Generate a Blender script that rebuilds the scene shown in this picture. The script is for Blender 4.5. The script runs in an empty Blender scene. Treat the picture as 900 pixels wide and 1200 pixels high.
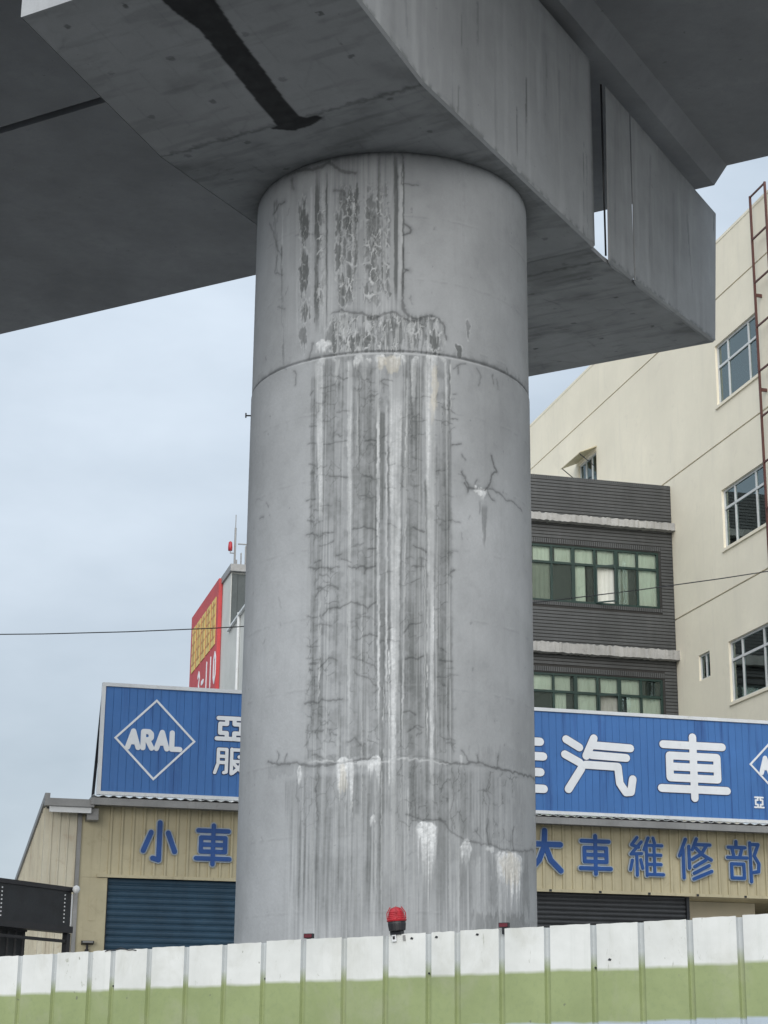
import bpy, math, random
import numpy as np
from mathutils import Matrix, Vector

random.seed(7)
rng = np.random.default_rng(11)
SC = bpy.context.scene
COL = SC.collection
R_ = math.radians

# ------------------------------------------------------------------ camera
PITCH, ROLL = R_(16.72336), R_(0.53293)
cp, sp, cr, sr = math.cos(PITCH), math.sin(PITCH), math.cos(ROLL), math.sin(ROLL)
fwd = Vector((0, cp, sp)); up0 = Vector((0, -sp, cp)); rt0 = Vector((1, 0, 0))
rt = cr * rt0 + sr * up0; up = -sr * rt0 + cr * up0
cam_data = bpy.data.cameras.new('camera')
cam = bpy.data.objects.new('camera', cam_data); COL.objects.link(cam)
cam.matrix_world = Matrix(((rt.x, up.x, -fwd.x, 0), (rt.y, up.y, -fwd.y, 0), (rt.z, up.z, -fwd.z, 1.6), (0, 0, 0, 1)))
cam_data.sensor_fit = 'VERTICAL'; cam_data.sensor_height = 24.0
cam_data.lens = 2144.8 / 1200 * 24.0
cam_data.clip_start = 0.1; cam_data.clip_end = 3000
SC.camera = cam

# ------------------------------------------------------------------ sky, sun, exposure
SUN_EL, SUN_AZ = R_(25), R_(184)          # azimuth clockwise from +y (the viewing direction)
SUN_STRENGTH, SKY_STRENGTH, EXPOSURE = 1.5, 0.1, 0.82
w = bpy.data.worlds.new('World'); SC.world = w; w.use_nodes = True
nt = w.node_tree; nt.nodes.clear()
out = nt.nodes.new('ShaderNodeOutputWorld'); bg = nt.nodes.new('ShaderNodeBackground')
sky = nt.nodes.new('ShaderNodeTexSky'); sky.sky_type = 'NISHITA'; sky.sun_disc = False
sky.sun_elevation = SUN_EL; sky.sun_rotation = SUN_AZ
sky.air_density = 1.0; sky.dust_density = 2.0
tc = nt.nodes.new('ShaderNodeTexCoord'); mp = nt.nodes.new('ShaderNodeMapping')
mp.inputs['Scale'].default_value = (2.2, 2.2, 5.0)
n1 = nt.nodes.new('ShaderNodeTexNoise'); n1.inputs['Scale'].default_value = 1.6; n1.inputs['Detail'].default_value = 6; n1.inputs['Roughness'].default_value = .52
rp = nt.nodes.new('ShaderNodeValToRGB')
rp.color_ramp.elements[0].position = .30; rp.color_ramp.elements[0].color = (2.32, 2.70, 3.08, 1)
rp.color_ramp.elements[1].position = .74; rp.color_ramp.elements[1].color = (3.78, 4.2, 4.64, 1)
mx = nt.nodes.new('ShaderNodeMix'); mx.data_type = 'RGBA'; mx.inputs[0].default_value = .9
nt.links.new(tc.outputs['Generated'], mp.inputs['Vector']); nt.links.new(mp.outputs[0], n1.inputs['Vector'])
nt.links.new(n1.outputs['Fac'], rp.inputs[0]); nt.links.new(sky.outputs[0], mx.inputs[6]); nt.links.new(rp.outputs[0], mx.inputs[7])
sx_ = nt.nodes.new('ShaderNodeSeparateXYZ'); nt.links.new(tc.outputs['Generated'], sx_.inputs[0])
mr = nt.nodes.new('ShaderNodeMapRange'); mr.inputs[1].default_value = 0; mr.inputs[2].default_value = 1; mr.inputs[3].default_value = 1.0; mr.inputs[4].default_value = 2.4   # overcast: brighter towards the zenith
zz2 = nt.nodes.new('ShaderNodeMath'); zz2.operation = 'MULTIPLY'; nt.links.new(sx_.outputs['Z'], zz2.inputs[0]); nt.links.new(sx_.outputs['Z'], zz2.inputs[1]); nt.links.new(zz2.outputs[0], mr.inputs[0])
vm = nt.nodes.new('ShaderNodeVectorMath'); vm.operation = 'SCALE'; nt.links.new(mx.outputs[2], vm.inputs[0]); nt.links.new(mr.outputs[0], vm.inputs['Scale'])
nt.links.new(vm.outputs[0], bg.inputs['Color']); bg.inputs['Strength'].default_value = SKY_STRENGTH
nt.links.new(bg.outputs[0], out.inputs[0])
sl = bpy.data.lights.new('sun', 'SUN'); sl.energy = SUN_STRENGTH; sl.angle = R_(60); sl.color = (1, .97, .93)
so = bpy.data.objects.new('sun', sl); COL.objects.link(so)
sd = Vector((math.sin(SUN_AZ) * math.cos(SUN_EL), math.cos(SUN_AZ) * math.cos(SUN_EL), math.sin(SUN_EL)))
so.rotation_euler = sd.to_track_quat('Z', 'Y').to_euler(); so.location = sd * 60
vs = SC.view_settings
vs.view_transform = 'Standard'; vs.look = 'None'; vs.exposure = EXPOSURE; vs.gamma = 1; vs.use_curve_mapping = False

# ------------------------------------------------------------------ helpers
class MB:
    def __init__(s): s.v = []; s.f = []
    def add(s, vs, fs):
        n = len(s.v); s.v += [tuple(p) for p in vs]; s.f += [tuple(i + n for i in f) for f in fs]; return s
    def box(s, x0, x1, y0, y1, z0, z1):
        return s.add([(x0,y0,z0),(x1,y0,z0),(x1,y1,z0),(x0,y1,z0),(x0,y0,z1),(x1,y0,z1),(x1,y1,z1),(x0,y1,z1)],
                     [(0,3,2,1),(4,5,6,7),(0,1,5,4),(1,2,6,5),(2,3,7,6),(3,0,4,7)])
    def prism_y(s, poly, y0, y1):            # poly in x,z counter-clockwise seen from -y
        n = len(poly)
        vs = [(p[0], y0, p[1]) for p in poly] + [(p[0], y1, p[1]) for p in poly]
        fs = [tuple(range(n)), tuple(range(2*n-1, n-1, -1))]
        for i in range(n):
            j = (i + 1) % n; fs.append((j, i, n + i, n + j))
        return s.add(vs, fs)
    def prism_x(s, poly, x0, x1):            # poly in y,z
        n = len(poly)
        vs = [(x0, p[0], p[1]) for p in poly] + [(x1, p[0], p[1]) for p in poly]
        fs = [tuple(range(n-1, -1, -1)), tuple(range(n, 2*n))]
        for i in range(n):
            j = (i + 1) % n; fs.append((i, j, n + j, n + i))
        return s.add(vs, fs)
    def prism_z(s, poly, z0, z1):
        n = len(poly)
        vs = [(p[0], p[1], z0) for p in poly] + [(p[0], p[1], z1) for p in poly]
        fs = [tuple(range(n-1, -1, -1)), tuple(range(n, 2*n))]
        for i in range(n):
            j = (i + 1) % n; fs.append((i, j, n + j, n + i))
        return s.add(vs, fs)
    def lathe(s, prof, n=20, cx=0, cy=0):
        vs = []; fs = []
        for r, z in prof:
            for k in range(n):
                a = 2*math.pi*k/n; vs.append((cx + r*math.cos(a), cy + r*math.sin(a), z))
        m = len(prof)
        for i in range(m-1):
            for k in range(n):
                l = (k+1) % n; fs.append((i*n+k, i*n+l, (i+1)*n+l, (i+1)*n+k))
        fs.append(tuple(range(n-1, -1, -1))); fs.append(tuple((m-1)*n+k for k in range(n)))
        return s.add(vs, fs)
    def tube(s, pts, r, n=8):
        pts = [Vector(p) for p in pts]; vs = []; fs = []
        for i, p in enumerate(pts):
            d = (pts[min(i+1, len(pts)-1)] - pts[max(i-1, 0)]).normalized()
            a = d.cross(Vector((0,0,1)))
            if a.length < .05: a = d.cross(Vector((0,1,0)))
            a.normalize(); b = d.cross(a)
            for k in range(n):
                t = 2*math.pi*k/n; vs.append(p + a*r*math.cos(t) + b*r*math.sin(t))
        for i in range(len(pts)-1):
            for k in range(n):
                l = (k+1) % n; fs.append((i*n+k, (i+1)*n+k, (i+1)*n+l, i*n+l))
        fs.append(tuple(range(n))); fs.append(tuple((len(pts)-1)*n+k for k in range(n-1, -1, -1)))
        return s.add(vs, fs)
    def mesh(s, name, mat, smooth=False):
        me = bpy.data.meshes.new(name); me.from_pydata(s.v, [], s.f); me.update()
        if mat: me.materials.append(mat)
        if smooth:
            me.polygons.foreach_set('use_smooth', [True]*len(me.polygons))
        return me
    def build(s, name, mat, parent=None, loc=(0,0,0), rz=0, smooth=False):
        return place(name, s.mesh(name, mat, smooth), parent, loc, rz)

def place(name, me, parent=None, loc=(0,0,0), rz=0):
    o = bpy.data.objects.new(name, me); COL.objects.link(o)
    o.parent = parent; o.location = loc; o.rotation_euler = (0, 0, rz)
    return o
def tag(o, label=None, cat=None, group=None, kind=None):
    if label: o['label'] = label
    if cat: o['category'] = cat
    if group: o['group'] = group
    if kind: o['kind'] = kind
    return o
def thing(name, label, cat, loc=(0,0,0), rz=0, group=None):
    return tag(place(name, None, None, loc, rz), label, cat, group)

# ------------------------------------------------------------------ materials
def nodes_of(name):
    m = bpy.data.materials.new(name); m.use_nodes = True
    t = m.node_tree; b = t.nodes['Principled BSDF']
    return m, t, b
def N(t, kind, **kw):
    n = t.nodes.new(kind)
    for k, v in kw.items():
        if k in n.inputs: n.inputs[k].default_value = v
        else: setattr(n, k, v)
    return n
def mixc(t, fac, a, b, blend='MIX'):
    n = t.nodes.new('ShaderNodeMix'); n.data_type = 'RGBA'; n.blend_type = blend
    for idx, val in ((0, fac), (6, a), (7, b)):
        if hasattr(val, 'is_output'): t.links.new(val, n.inputs[idx])
        else: n.inputs[idx].default_value = val if idx == 0 else (*val[:3], 1)
    return n.outputs[2]
def math_(t, op, a, b=0.0, c=None):
    n = t.nodes.new('ShaderNodeMath'); n.operation = op
    for i, v in enumerate((a, b) if c is None else (a, b, c)):
        if hasattr(v, 'is_output'): t.links.new(v, n.inputs[i])
        else: n.inputs[i].default_value = v
    return n.outputs[0]
def noise(t, vec, scale, detail=4, rough=.55, dist=0.0):
    n = N(t, 'ShaderNodeTexNoise'); n.inputs['Scale'].default_value = scale; n.inputs['Detail'].default_value = detail
    n.inputs['Roughness'].default_value = rough; n.inputs['Distortion'].default_value = dist
    t.links.new(vec, n.inputs['Vector']); return n.outputs['Fac']
def ramp(t, v, lo, hi, a=0.0, b=1.0):
    n = N(t, 'ShaderNodeMapRange'); t.links.new(v, n.inputs[0])
    n.inputs[1].default_value = lo; n.inputs[2].default_value = hi; n.inputs[3].default_value = a; n.inputs[4].default_value = b
    return n.outputs[0]
def world_pos(t, sx=1, sy=1, sz=1):
    g = N(t, 'ShaderNodeNewGeometry'); m = N(t, 'ShaderNodeMapping'); m.inputs['Scale'].default_value = (sx, sy, sz)
    t.links.new(g.outputs['Position'], m.inputs['Vector']); return m.outputs[0]
def bump(t, b, h, strength=.3, dist=.02):
    n = N(t, 'ShaderNodeBump'); n.inputs['Strength'].default_value = strength; n.inputs['Distance'].default_value = dist
    t.links.new(h, n.inputs['Height']); t.links.new(n.outputs[0], b.inputs['Normal'])

def weathered(name, col, dirt=None, var=.12, scale=1.5, streak=0.0, streak_col=None, rough=.6, metal=0.0, bumps=.15, streak_scale=9, obj_var=0.0, spec=.5):
    m, t, b = nodes_of(name)
    p = world_pos(t)
    a = noise(t, p, scale, 6, .6); f = noise(t, p, scale*14, 4, .65)
    dk = tuple(c*(1-var*1.6) for c in col); lt = tuple(min(1, c*(1+var)) for c in col)
    c = mixc(t, ramp(t, a, .3, .7), dk, lt)
    c = mixc(t, ramp(t, f, .25, .75, 0, .5), c, tuple(x*(1-var) for x in col))
    if streak:
        q = world_pos(t, streak_scale, streak_scale, .35)
        s = noise(t, q, 1.0, 5, .6)
        c = mixc(t, ramp(t, s, .54, .74, 0, streak), c, streak_col or tuple(x*.45 for x in col))
    if dirt:
        d = noise(t, p, scale*3.1, 7, .68, .6)
        c = mixc(t, ramp(t, d, .58, .72, 0, dirt[1]), c, dirt[0])
    if obj_var:
        oi = N(t, 'ShaderNodeObjectInfo')
        c = mixc(t, ramp(t, oi.outputs['Random'], 0, 1, 0, obj_var), c, tuple(x*.6 for x in col))
    t.links.new(c, b.inputs['Base Color'])
    b.inputs['Metallic'].default_value = metal; b.inputs['Specular IOR Level'].default_value = spec
    t.links.new(ramp(t, f, .2, .8, rough-.1, min(1, rough+.12)), b.inputs['Roughness'])
    if bumps: bump(t, b, f, bumps, .01)
    return m

def concrete_mat(name, base, stained=True):
    m, t, b = nodes_of(name)
    p = world_pos(t)
    at = N(t, 'ShaderNodeAttribute'); at.attribute_name = 'stain'
    sep = N(t, 'ShaderNodeSeparateColor'); t.links.new(at.outputs['Color'], sep.inputs[0])
    big = noise(t, p, .7, 5, .6); mid = noise(t, p, 5, 6, .6); fin = noise(t, p, 55, 4, .7)
    lt = tuple(x*1.10 for x in base); dk = tuple(x*(.80 if stained else .68) for x in base)
    c = mixc(t, ramp(t, big, .3, .7), dk, lt)
    c = mixc(t, ramp(t, mid, .35, .75, 0, .35), c, tuple(x*.80 for x in base))
    c = mixc(t, ramp(t, fin, .3, .75, 0, .30), c, tuple(x*.70 for x in base))
    q = world_pos(t, 7, 7, .3)
    st = noise(t, q, 1.0, 5, .6)
    c = mixc(t, ramp(t, st, .55, .78, 0, .28), c, tuple(x*.60 for x in base))
    pores = noise(t, p, 16, 2, .4)
    c = mixc(t, ramp(t, pores, .74, .80, 0, .45), c, tuple(x*.42 for x in base))
    if stained:
     c = mixc(t, sep.outputs[0], c, (base[0]*.30, base[1]*.31, base[2]*.30))
     wh = mixc(t, ramp(t, fin, .3, .7), (.56, .585, .60), (.74, .755, .76))
     c = mixc(t, sep.outputs[1], c, wh)
     c = mixc(t, at.outputs['Alpha'], c, (.62, .57, .46))
     c = mixc(t, sep.outputs[2], c, (.018, .019, .021))
    t.links.new(c, b.inputs['Base Color'])
    t.links.new(ramp(t, mid, .3, .7, .72, .95), b.inputs['Roughness'])
    b.inputs['Specular IOR Level'].default_value = .3
    h = math_(t, 'ADD', math_(t, 'MULTIPLY', fin, .4), mid)
    bump(t, b, h, .22, .012)
    return m

M = {}
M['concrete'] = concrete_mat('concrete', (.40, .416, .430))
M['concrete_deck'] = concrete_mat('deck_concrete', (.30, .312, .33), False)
M['white_metal'] = weathered('white_painted_metal', (.72, .74, .75), ((.35,.31,.26), .35), .08, 2, .25, (.42,.41,.38), .45)
M['grey_metal'] = weathered('galvanised_grey_metal', (.28, .28, .275), ((.14,.12,.1), .4), .15, 2, .3, None, .5, .2)
M['dark_metal'] = weathered('dark_metal', (.022, .025, .03), None, .3, 3, 0, None, .45, .2)
M['blue_sign'] = weathered('blue_sign_paint', (.052, .175, .455), ((.09,.21,.46), .35), .10, .8, .85, (.012,.055,.22), .5, 0, .08, 5.0, .10)
M['cladding'] = weathered('cream_steel_cladding', (.53, .475, .315), ((.30,.24,.14), .45), .12, 1.2, .5, (.26,.215,.13), .55, 0, .1, 8, .10)
M['cladding_side'] = weathered('rusty_cream_cladding', (.68, .635, .50), ((.42,.29,.17), .5), .12, 1.5, .6, (.36,.25,.15), .6, 0, .1, 10, .12)
M['blue_letter'] = weathered('raised_blue_paint', (.010, .078, .30), None, .15, 3, 0, None, .45)
M['letter_rim'] = weathered('pale_letter_rim', (.40, .47, .54), None, .15, 3, 0, None, .5)
M['white_letter'] = weathered('white_letter_film', (.82, .84, .86), ((.62,.63,.64), .35), .05, 3, .2, (.66,.68,.70), .5)
M['navy'] = weathered('navy_rim', (.015, .035, .11), None, .1, 3, 0, None, .5)
M['shutter_blue'] = weathered('blue_shutter_paint', (.028, .075, .125), ((.07,.11,.14), .3), .2, 2, .4, (.014,.04,.07), .42, .1, .1, 9, .12)
M['shutter_grey'] = weathered('charcoal_shutter_paint', (.04, .043, .047), None, .2, 2, .3, None, .5, .1)
M['cream_wall'] = weathered('cream_render', (.87, .80, .64), ((.68,.62,.50), .4), .06, .5, .30, (.70,.645,.53), .85, 0, .2, 3)
M['seam'] = weathered('seam_sealant', (.56, .52, .43), None, .1, 2, 0, None, .8)
M['tile'] = weathered('charcoal_brown_tile', (.068, .072, .074), ((.12,.125,.125), .35), .2, 1.0, .4, (.11,.113,.113), .45, 0, .1, 3)
M['grout'] = weathered('tile_grout', (.035, .034, .032), None, .15, 2, 0, None, .9)
M['ledge'] = weathered('rough_ledge_concrete', (.40, .395, .38), ((.10,.098,.09), .85), .2, 1.6, .5, (.12,.115,.1), .9, 0, .5)
M['green_frame'] = weathered('dark_green_frame', (.006, .030, .024), None, .2, 3, 0, None, .4)
M['alu'] = weathered('white_aluminium', (.66, .67, .66), None, .08, 3, .2, None, .4)
M['room'] = weathered('dim_room', (.035, .04, .042), None, .3, .7, 0, None, .9, 0, 0)
M['curtain'] = weathered('pale_curtain', (.74, .755, .69), None, .12, 1.2, .4, (.55,.60,.52), .9, 0, 0, 14, .35)
M['blind'] = weathered('grey_blind', (.34, .35, .31), None, .2, 1.2, .3, None, .9, 0, 0, 14, .3)
M['rust'] = weathered('red_oxide_steel', (.10, .035, .028), ((.05,.03,.025), .5), .2, 6, 0, None, .6)
M['red_plastic'] = weathered('red_plastic', (.40, .018, .028), ((.30,.08,.08), .5), .2, 30, 0, None, .42)
M['reflector'] = weathered('dull_red_reflector', (.12, .012, .022), None, .2, 9, 0, None, .4)
M['black_rubber'] = weathered('black_plastic', (.02, .02, .024), None, .2, 9, 0, None, .5)
M['sign_red'] = weathered('red_billboard', (.52, .05, .055), ((.5,.2,.18), .3), .12, .8, .3, (.42,.12,.11), .6)
M['sign_yellow'] = weathered('yellow_billboard', (.74, .56, .17), ((.62,.34,.16), .4), .15, 1.2, 0, None, .6)
M['sign_brown'] = weathered('brown_billboard_print', (.55, .28, .10), None, .15, 1.2, 0, None, .6)
M['plaster'] = weathered('white_plaster', (.60, .61, .58), ((.42,.42,.38), .4), .08, .8, .35, (.42,.43,.40), .85)
M['dark_facade'] = weathered('dark_facade_panel', (.060, .072, .072), None, .2, 1, .3, None, .6)
M['asphalt'] = weathered('asphalt', (.055, .055, .056), ((.035,.035,.036), .6), .2, .4, 0, None, .85, 0, .4)
M['paving'] = weathered('concrete_paving', (.27, .265, .25), ((.16,.155,.145), .5), .15, .5, 0, None, .9, 0, .3)
M['line'] = weathered('road_paint', (.62, .62, .60), ((.2,.2,.2), .5), .1, 2, 0, None, .7)
M['cable'] = weathered('black_cable', (.03, .03, .032), None, .1, 4, 0, None, .6, 0, 0)

def glass_mat(name, ior):
    m, t, b = nodes_of(name)
    t.nodes.remove(b); o = t.nodes['Material Output']
    g = N(t, 'ShaderNodeBsdfGlossy'); g.inputs['Roughness'].default_value = .03; g.inputs['Color'].default_value = (.80, .95, .96, 1)
    tr = N(t, 'ShaderNodeBsdfTransparent'); tr.inputs['Color'].default_value = (.92, .95, .92, 1)
    fr = N(t, 'ShaderNodeFresnel'); fr.inputs['IOR'].default_value = ior
    mx = N(t, 'ShaderNodeMixShader')
    t.links.new(fr.outputs[0], mx.inputs[0]); t.links.new(tr.outputs[0], mx.inputs[1]); t.links.new(g.outputs[0], mx.inputs[2])
    t.links.new(mx.outputs[0], o.inputs['Surface']); return m
M['glass'] = glass_mat('clear_window_glass', 1.55); M['glass_teal'] = glass_mat('tinted_window_glass', 2.5)

def fence_mat(name, green_from, seam_soft, wa=(.70, .715, .695), wb=(.57, .585, .56)):
    # white band on top of the sheet, sage green below it, pale blue-grey foot; object coordinates, z = 0 at the sheet's top edge
    m, t, b = nodes_of(name)
    tc = N(t, 'ShaderNodeTexCoord'); sx = N(t, 'ShaderNodeSeparateXYZ'); t.links.new(tc.outputs['Object'], sx.inputs[0])
    p = world_pos(t)
    wob = noise(t, p, 6, 3); fin = noise(t, p, 30, 5, .65); blot = noise(t, p, 3.2, 6, .6)
    z = math_(t, 'ADD', sx.outputs['Z'], math_(t, 'MULTIPLY', math_(t, 'SUBTRACT', wob, .5), .022))
    f1 = ramp(t, z, green_from+seam_soft, green_from-seam_soft)
    f2 = ramp(t, z, -.517, -.532)
    q = world_pos(t, 26, 26, 1.2); st = noise(t, q, 1.0, 5, .6)
    white = mixc(t, ramp(t, blot, .3, .75, 0, 1), wa, wb)
    white = mixc(t, ramp(t, st, .56, .8, 0, .35), white, (.50, .53, .50))
    green = mixc(t, ramp(t, blot, .3, .72), (.285, .340, .160), (.235, .285, .13))
    green = mixc(t, ramp(t, fin, .5, .8, 0, .5), green, (.19, .245, .12))
    c = mixc(t, f1, white, green)
    c = mixc(t, f2, c, (.40, .47, .53))
    sp_ = noise(t, p, 21, 2, .3)
    c = mixc(t, ramp(t, sp_, .77, .80, 0, .75), c, (.13, .14, .10))
    scr = noise(t, world_pos(t, 9, 9, 3), 2.2, 7, .75, 1.2)
    c = mixc(t, ramp(t, scr, .63, .69, 0, .55), c, (.20, .215, .14))
    mud = noise(t, world_pos(t, 2, 2, 1.2), 1.6, 8, .7, .5)
    c = mixc(t, ramp(t, mud, .50, .74, 0, .42), c, (.36, .36, .29))
    t.links.new(c, b.inputs['Base Color'])
    t.links.new(ramp(t, fin, .2, .8, .38, .6), b.inputs['Roughness'])
    bump(t, b, math_(t, 'ADD', noise(t, p, 5.5, 2), math_(t, 'MULTIPLY', blot, .4)), .35, .012)
    return m
M['fence_sheet'] = fence_mat('hoarding_sheet_paint', -.245, .011)
M['fence_rib'] = fence_mat('hoarding_channel_shaded_paint', -.20, .045, (.50, .53, .535), (.42, .45, .455))  # greyer white than the sheets: shade of the recess put into the colour

# ------------------------------------------------------------------ painted-grid helpers (stains are measured shapes in metres)
def vnoise(shape, cu, cv, du, dv, seed):
    """smooth value noise; cell size cu (columns) x cv (rows) metres for a grid of pitch du x dv"""
    r = np.random.default_rng(seed)
    nr, nc = shape
    gr, gc = int(nr*dv/cv)+4, int(nc*du/cu)+4
    g = r.random((gr, gc))
    y = np.arange(nr)*dv/cv; x = np.arange(nc)*du/cu
    yi = y.astype(int); xi = x.astype(int); fy = y-yi; fx = x-xi
    fy = (fy*fy*(3-2*fy))[:, None]; fx = (fx*fx*(3-2*fx))[None, :]
    a = g[np.ix_(yi, xi)]; b = g[np.ix_(yi, xi+1)]; c = g[np.ix_(yi+1, xi)]; d = g[np.ix_(yi+1, xi+1)]
    return (a*(1-fx)+b*fx)*(1-fy) + (c*(1-fx)+d*fx)*fy
def fbm(shape, cu, cv, du, dv, seed, octs=4):
    s = 0; amp = 1; tot = 0
    for o in range(octs):
        s = s + amp*vnoise(shape, cu/2**o, cv/2**o, du, dv, seed+o*17); tot += amp; amp *= .55
    return s/tot
def sstep(a, b, x):
    t = np.clip((x-a)/(b-a), 0, 1); return t*t*(3-2*t)
class Paint:
    def __init__(s, U, V, du, dv, seed):
        s.U0, s.V0, s.du, s.dv = U[0], V[0], du, dv
        s.shape = (len(V), len(U)); s.U, s.V = np.meshgrid(U, V)
        sh = s.shape
        s.d = np.zeros(sh); s.w = np.zeros(sh); s.c = np.zeros(sh); s.o = np.zeros(sh); s.h = np.zeros(sh)
        s.fine = fbm(sh, .022, .12, du, dv, seed, 3); s.blot = fbm(sh, .07, .09, du, dv, seed+50, 4)
        s.vert = fbm(sh, .018, .9, du, dv, seed+90, 3); s.grit = fbm(sh, .02, .02, du, dv, seed+130, 3)
        s.slow = fbm(sh, .10, .45, du, dv, seed+340, 3); s.fil = vnoise(sh, .0085, .7, du, dv, seed+300); s.wu = (fbm(sh, .05, .05, du, dv, seed+170, 3)-.5)*.055; s.wv = (fbm(sh, .05, .05, du, dv, seed+210, 3)-.5)*.055
    def win(s, u0, u1, v0, v1):
        i0 = max(0, int((u0-s.U0)/s.du)-1); i1 = min(s.shape[1], int((u1-s.U0)/s.du)+2)
        j0 = max(0, int((v0-s.V0)/s.dv)-1); j1 = min(s.shape[0], int((v1-s.V0)/s.dv)+2)
        return (slice(j0, max(j0, j1)), slice(i0, max(i0, i1)))
    def put(s, ch, W, x):
        a = getattr(s, ch); a[W] = np.maximum(a[W], x) if ch in 'wc' else 1-(1-a[W])*(1-x)
    def streak(s, ch, ut, vt, ub, vb, wt, wb, st, br):
        lo, hi = min(vt, vb), max(vt, vb); m = max(wt, wb)*1.2+.02
        W = s.win(min(ut, ub)-m, max(ut, ub)+m, lo, hi)
        U, V = s.U[W], s.V[W]
        if U.size == 0: return
        k = (hi-V)/(hi-lo+1e-6)
        c = ut+(ub-ut)*k + s.wu[W]*.30; hw = (wt+(wb-wt)*k)/2*(.75+.5*s.vert[W])*(.82 if ch == 'w' else 1) 
        soft = np.maximum(hw*.25, .0035)
        p = 1-sstep(hw-soft, hw+soft, np.abs(U-c))
        n = .5*s.fine[W]+.5*s.vert[W]
        if br >= .55: p = p*sstep(.44, .56, s.fine[W]*.6+s.blot[W]*.4+.04)
        else: p = p*(1-br*1.5*np.clip(1.25-1.6*n*1.0, 0, 1))
        p = p*(.30+.60*s.vert[W]+.75*s.fil[W])
        p = p*(.80 if ch == 'w' else 1.04)
        p = p*(.55+.9*sstep(.3, .7, s.slow[W]))
        L = hi-lo
        p = p*sstep(0, min(.05, L*.2), hi-V)*sstep(0, L*.22, V-lo)
        s.put(ch, W, np.clip(p*st, 0, 1))
    def crack(s, pl, wd, st):
        us = [p[0] for p in pl]; vs_ = [p[1] for p in pl]
        W = s.win(min(us)-.06, max(us)+.06, min(vs_)-.06, max(vs_)+.06)
        U = s.U[W]+s.wu[W]*.6; V = s.V[W]+s.wv[W]*.6
        if U.size == 0: return
        D = np.full(U.shape, 9.); 
        for a, b in zip(pl[:-1], pl[1:]):
            ex, ey = b[0]-a[0], b[1]-a[1]; l2 = ex*ex+ey*ey+1e-9
            t = np.clip(((U-a[0])*ex+(V-a[1])*ey)/l2, 0, 1)
            D = np.minimum(D, np.hypot(U-a[0]-t*ex, V-a[1]-t*ey))
        hw = wd/2*(.55+.9*s.grit[W])
        core = 1-sstep(hw*.5, hw*1.25, D); halo = np.exp(-(D/(wd*1.1+.004))**2)
        s.put('c', W, core*st*.46); s.put('d', W, halo*st*.38)
        s.h[W] -= core*.003*st
    def blotch(s, ch, cu, cv, wd, ht, st, rim):
        W = s.win(cu-wd*1.1-.04, cu+wd*1.1+.04, cv-ht-.04, cv+ht+.04)
        if s.U[W].size == 0: return
        U = s.U[W]+s.wu[W]*.8; V = s.V[W]+s.wv[W]*.9
        r = (np.abs((U-cu)/(wd/2))**2.4+np.abs((V-cv)/(ht/2))**2.4)**(1/2.4)
        r = r+(s.fine[W]-.5)*(1.25 if ch == 'd' else .6)+(s.vert[W]-.5)*(.7 if ch == 'd' else .4)+(s.blot[W]-.5)*.6
        if ch == 'w' and ht > wd*.9:
            top = cv+ht/2+s.wv[W]*1.3-.14*min(ht, .25)*((s.U[W]-cu)/(wd/2))**2*2*s.blot[W]; ln = ht*np.clip(.15+1.15*s.vert[W]+.75*(s.fil[W]-.5), .08, 1.5)*(1-.45*np.clip(np.abs(s.U[W]-cu)/(wd*.6), 0, 1))
            k = (top-s.V[W])/ln; hw = wd/2*(1.05-.45*np.clip((top-s.V[W])/ht, 0, 1))
            p = (1-sstep(hw*.75, hw*1.2, np.abs(s.U[W]+s.wu[W]*.35-cu)))*sstep(-.02, .04, k)*(1-sstep(.45, 1.0, k))
            p = p*(.55+.45*s.fil[W]+.5*(s.grit[W]-.3))
            s.put('w', W, np.clip(p*st*.98, 0, 1)); s.h[W] += .007*p*st; return
        if ch in 'wo' and ht > wd*.8:                  # crusts run down: ragged lower end
            k = np.clip((cv+ht*.1-V)/(ht*.6), 0, 1); r = r+k*(1.1*(s.vert[W]<.5)*(.5-s.vert[W])*3)
        p = 1-sstep(.78, 1.08, r)
        p = p*(.7+.6*s.blot[W]) if ch != 'd' else p*(.8+.7*s.fine[W])
        s.put(ch, W, np.clip(p*st, 0, 1))
        s.h[W] += (-.003 if ch == 'd' else .004)*p*st
        if rim:
            ring = np.exp(-((r-1.20)/.13)**2)*sstep(.34, .6, s.blot[W]*.5+s.grit[W]*.5); s.put('w', W, np.clip(ring*rim*.85, 0, 1)); s.h[W] += ring*rim*.004
            ring = np.exp(-((r-1.46)/.12)**2)*sstep(.4, .65, s.blot[W]); s.put('d', W, np.clip(ring*rim*.35, 0, 1))

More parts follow.
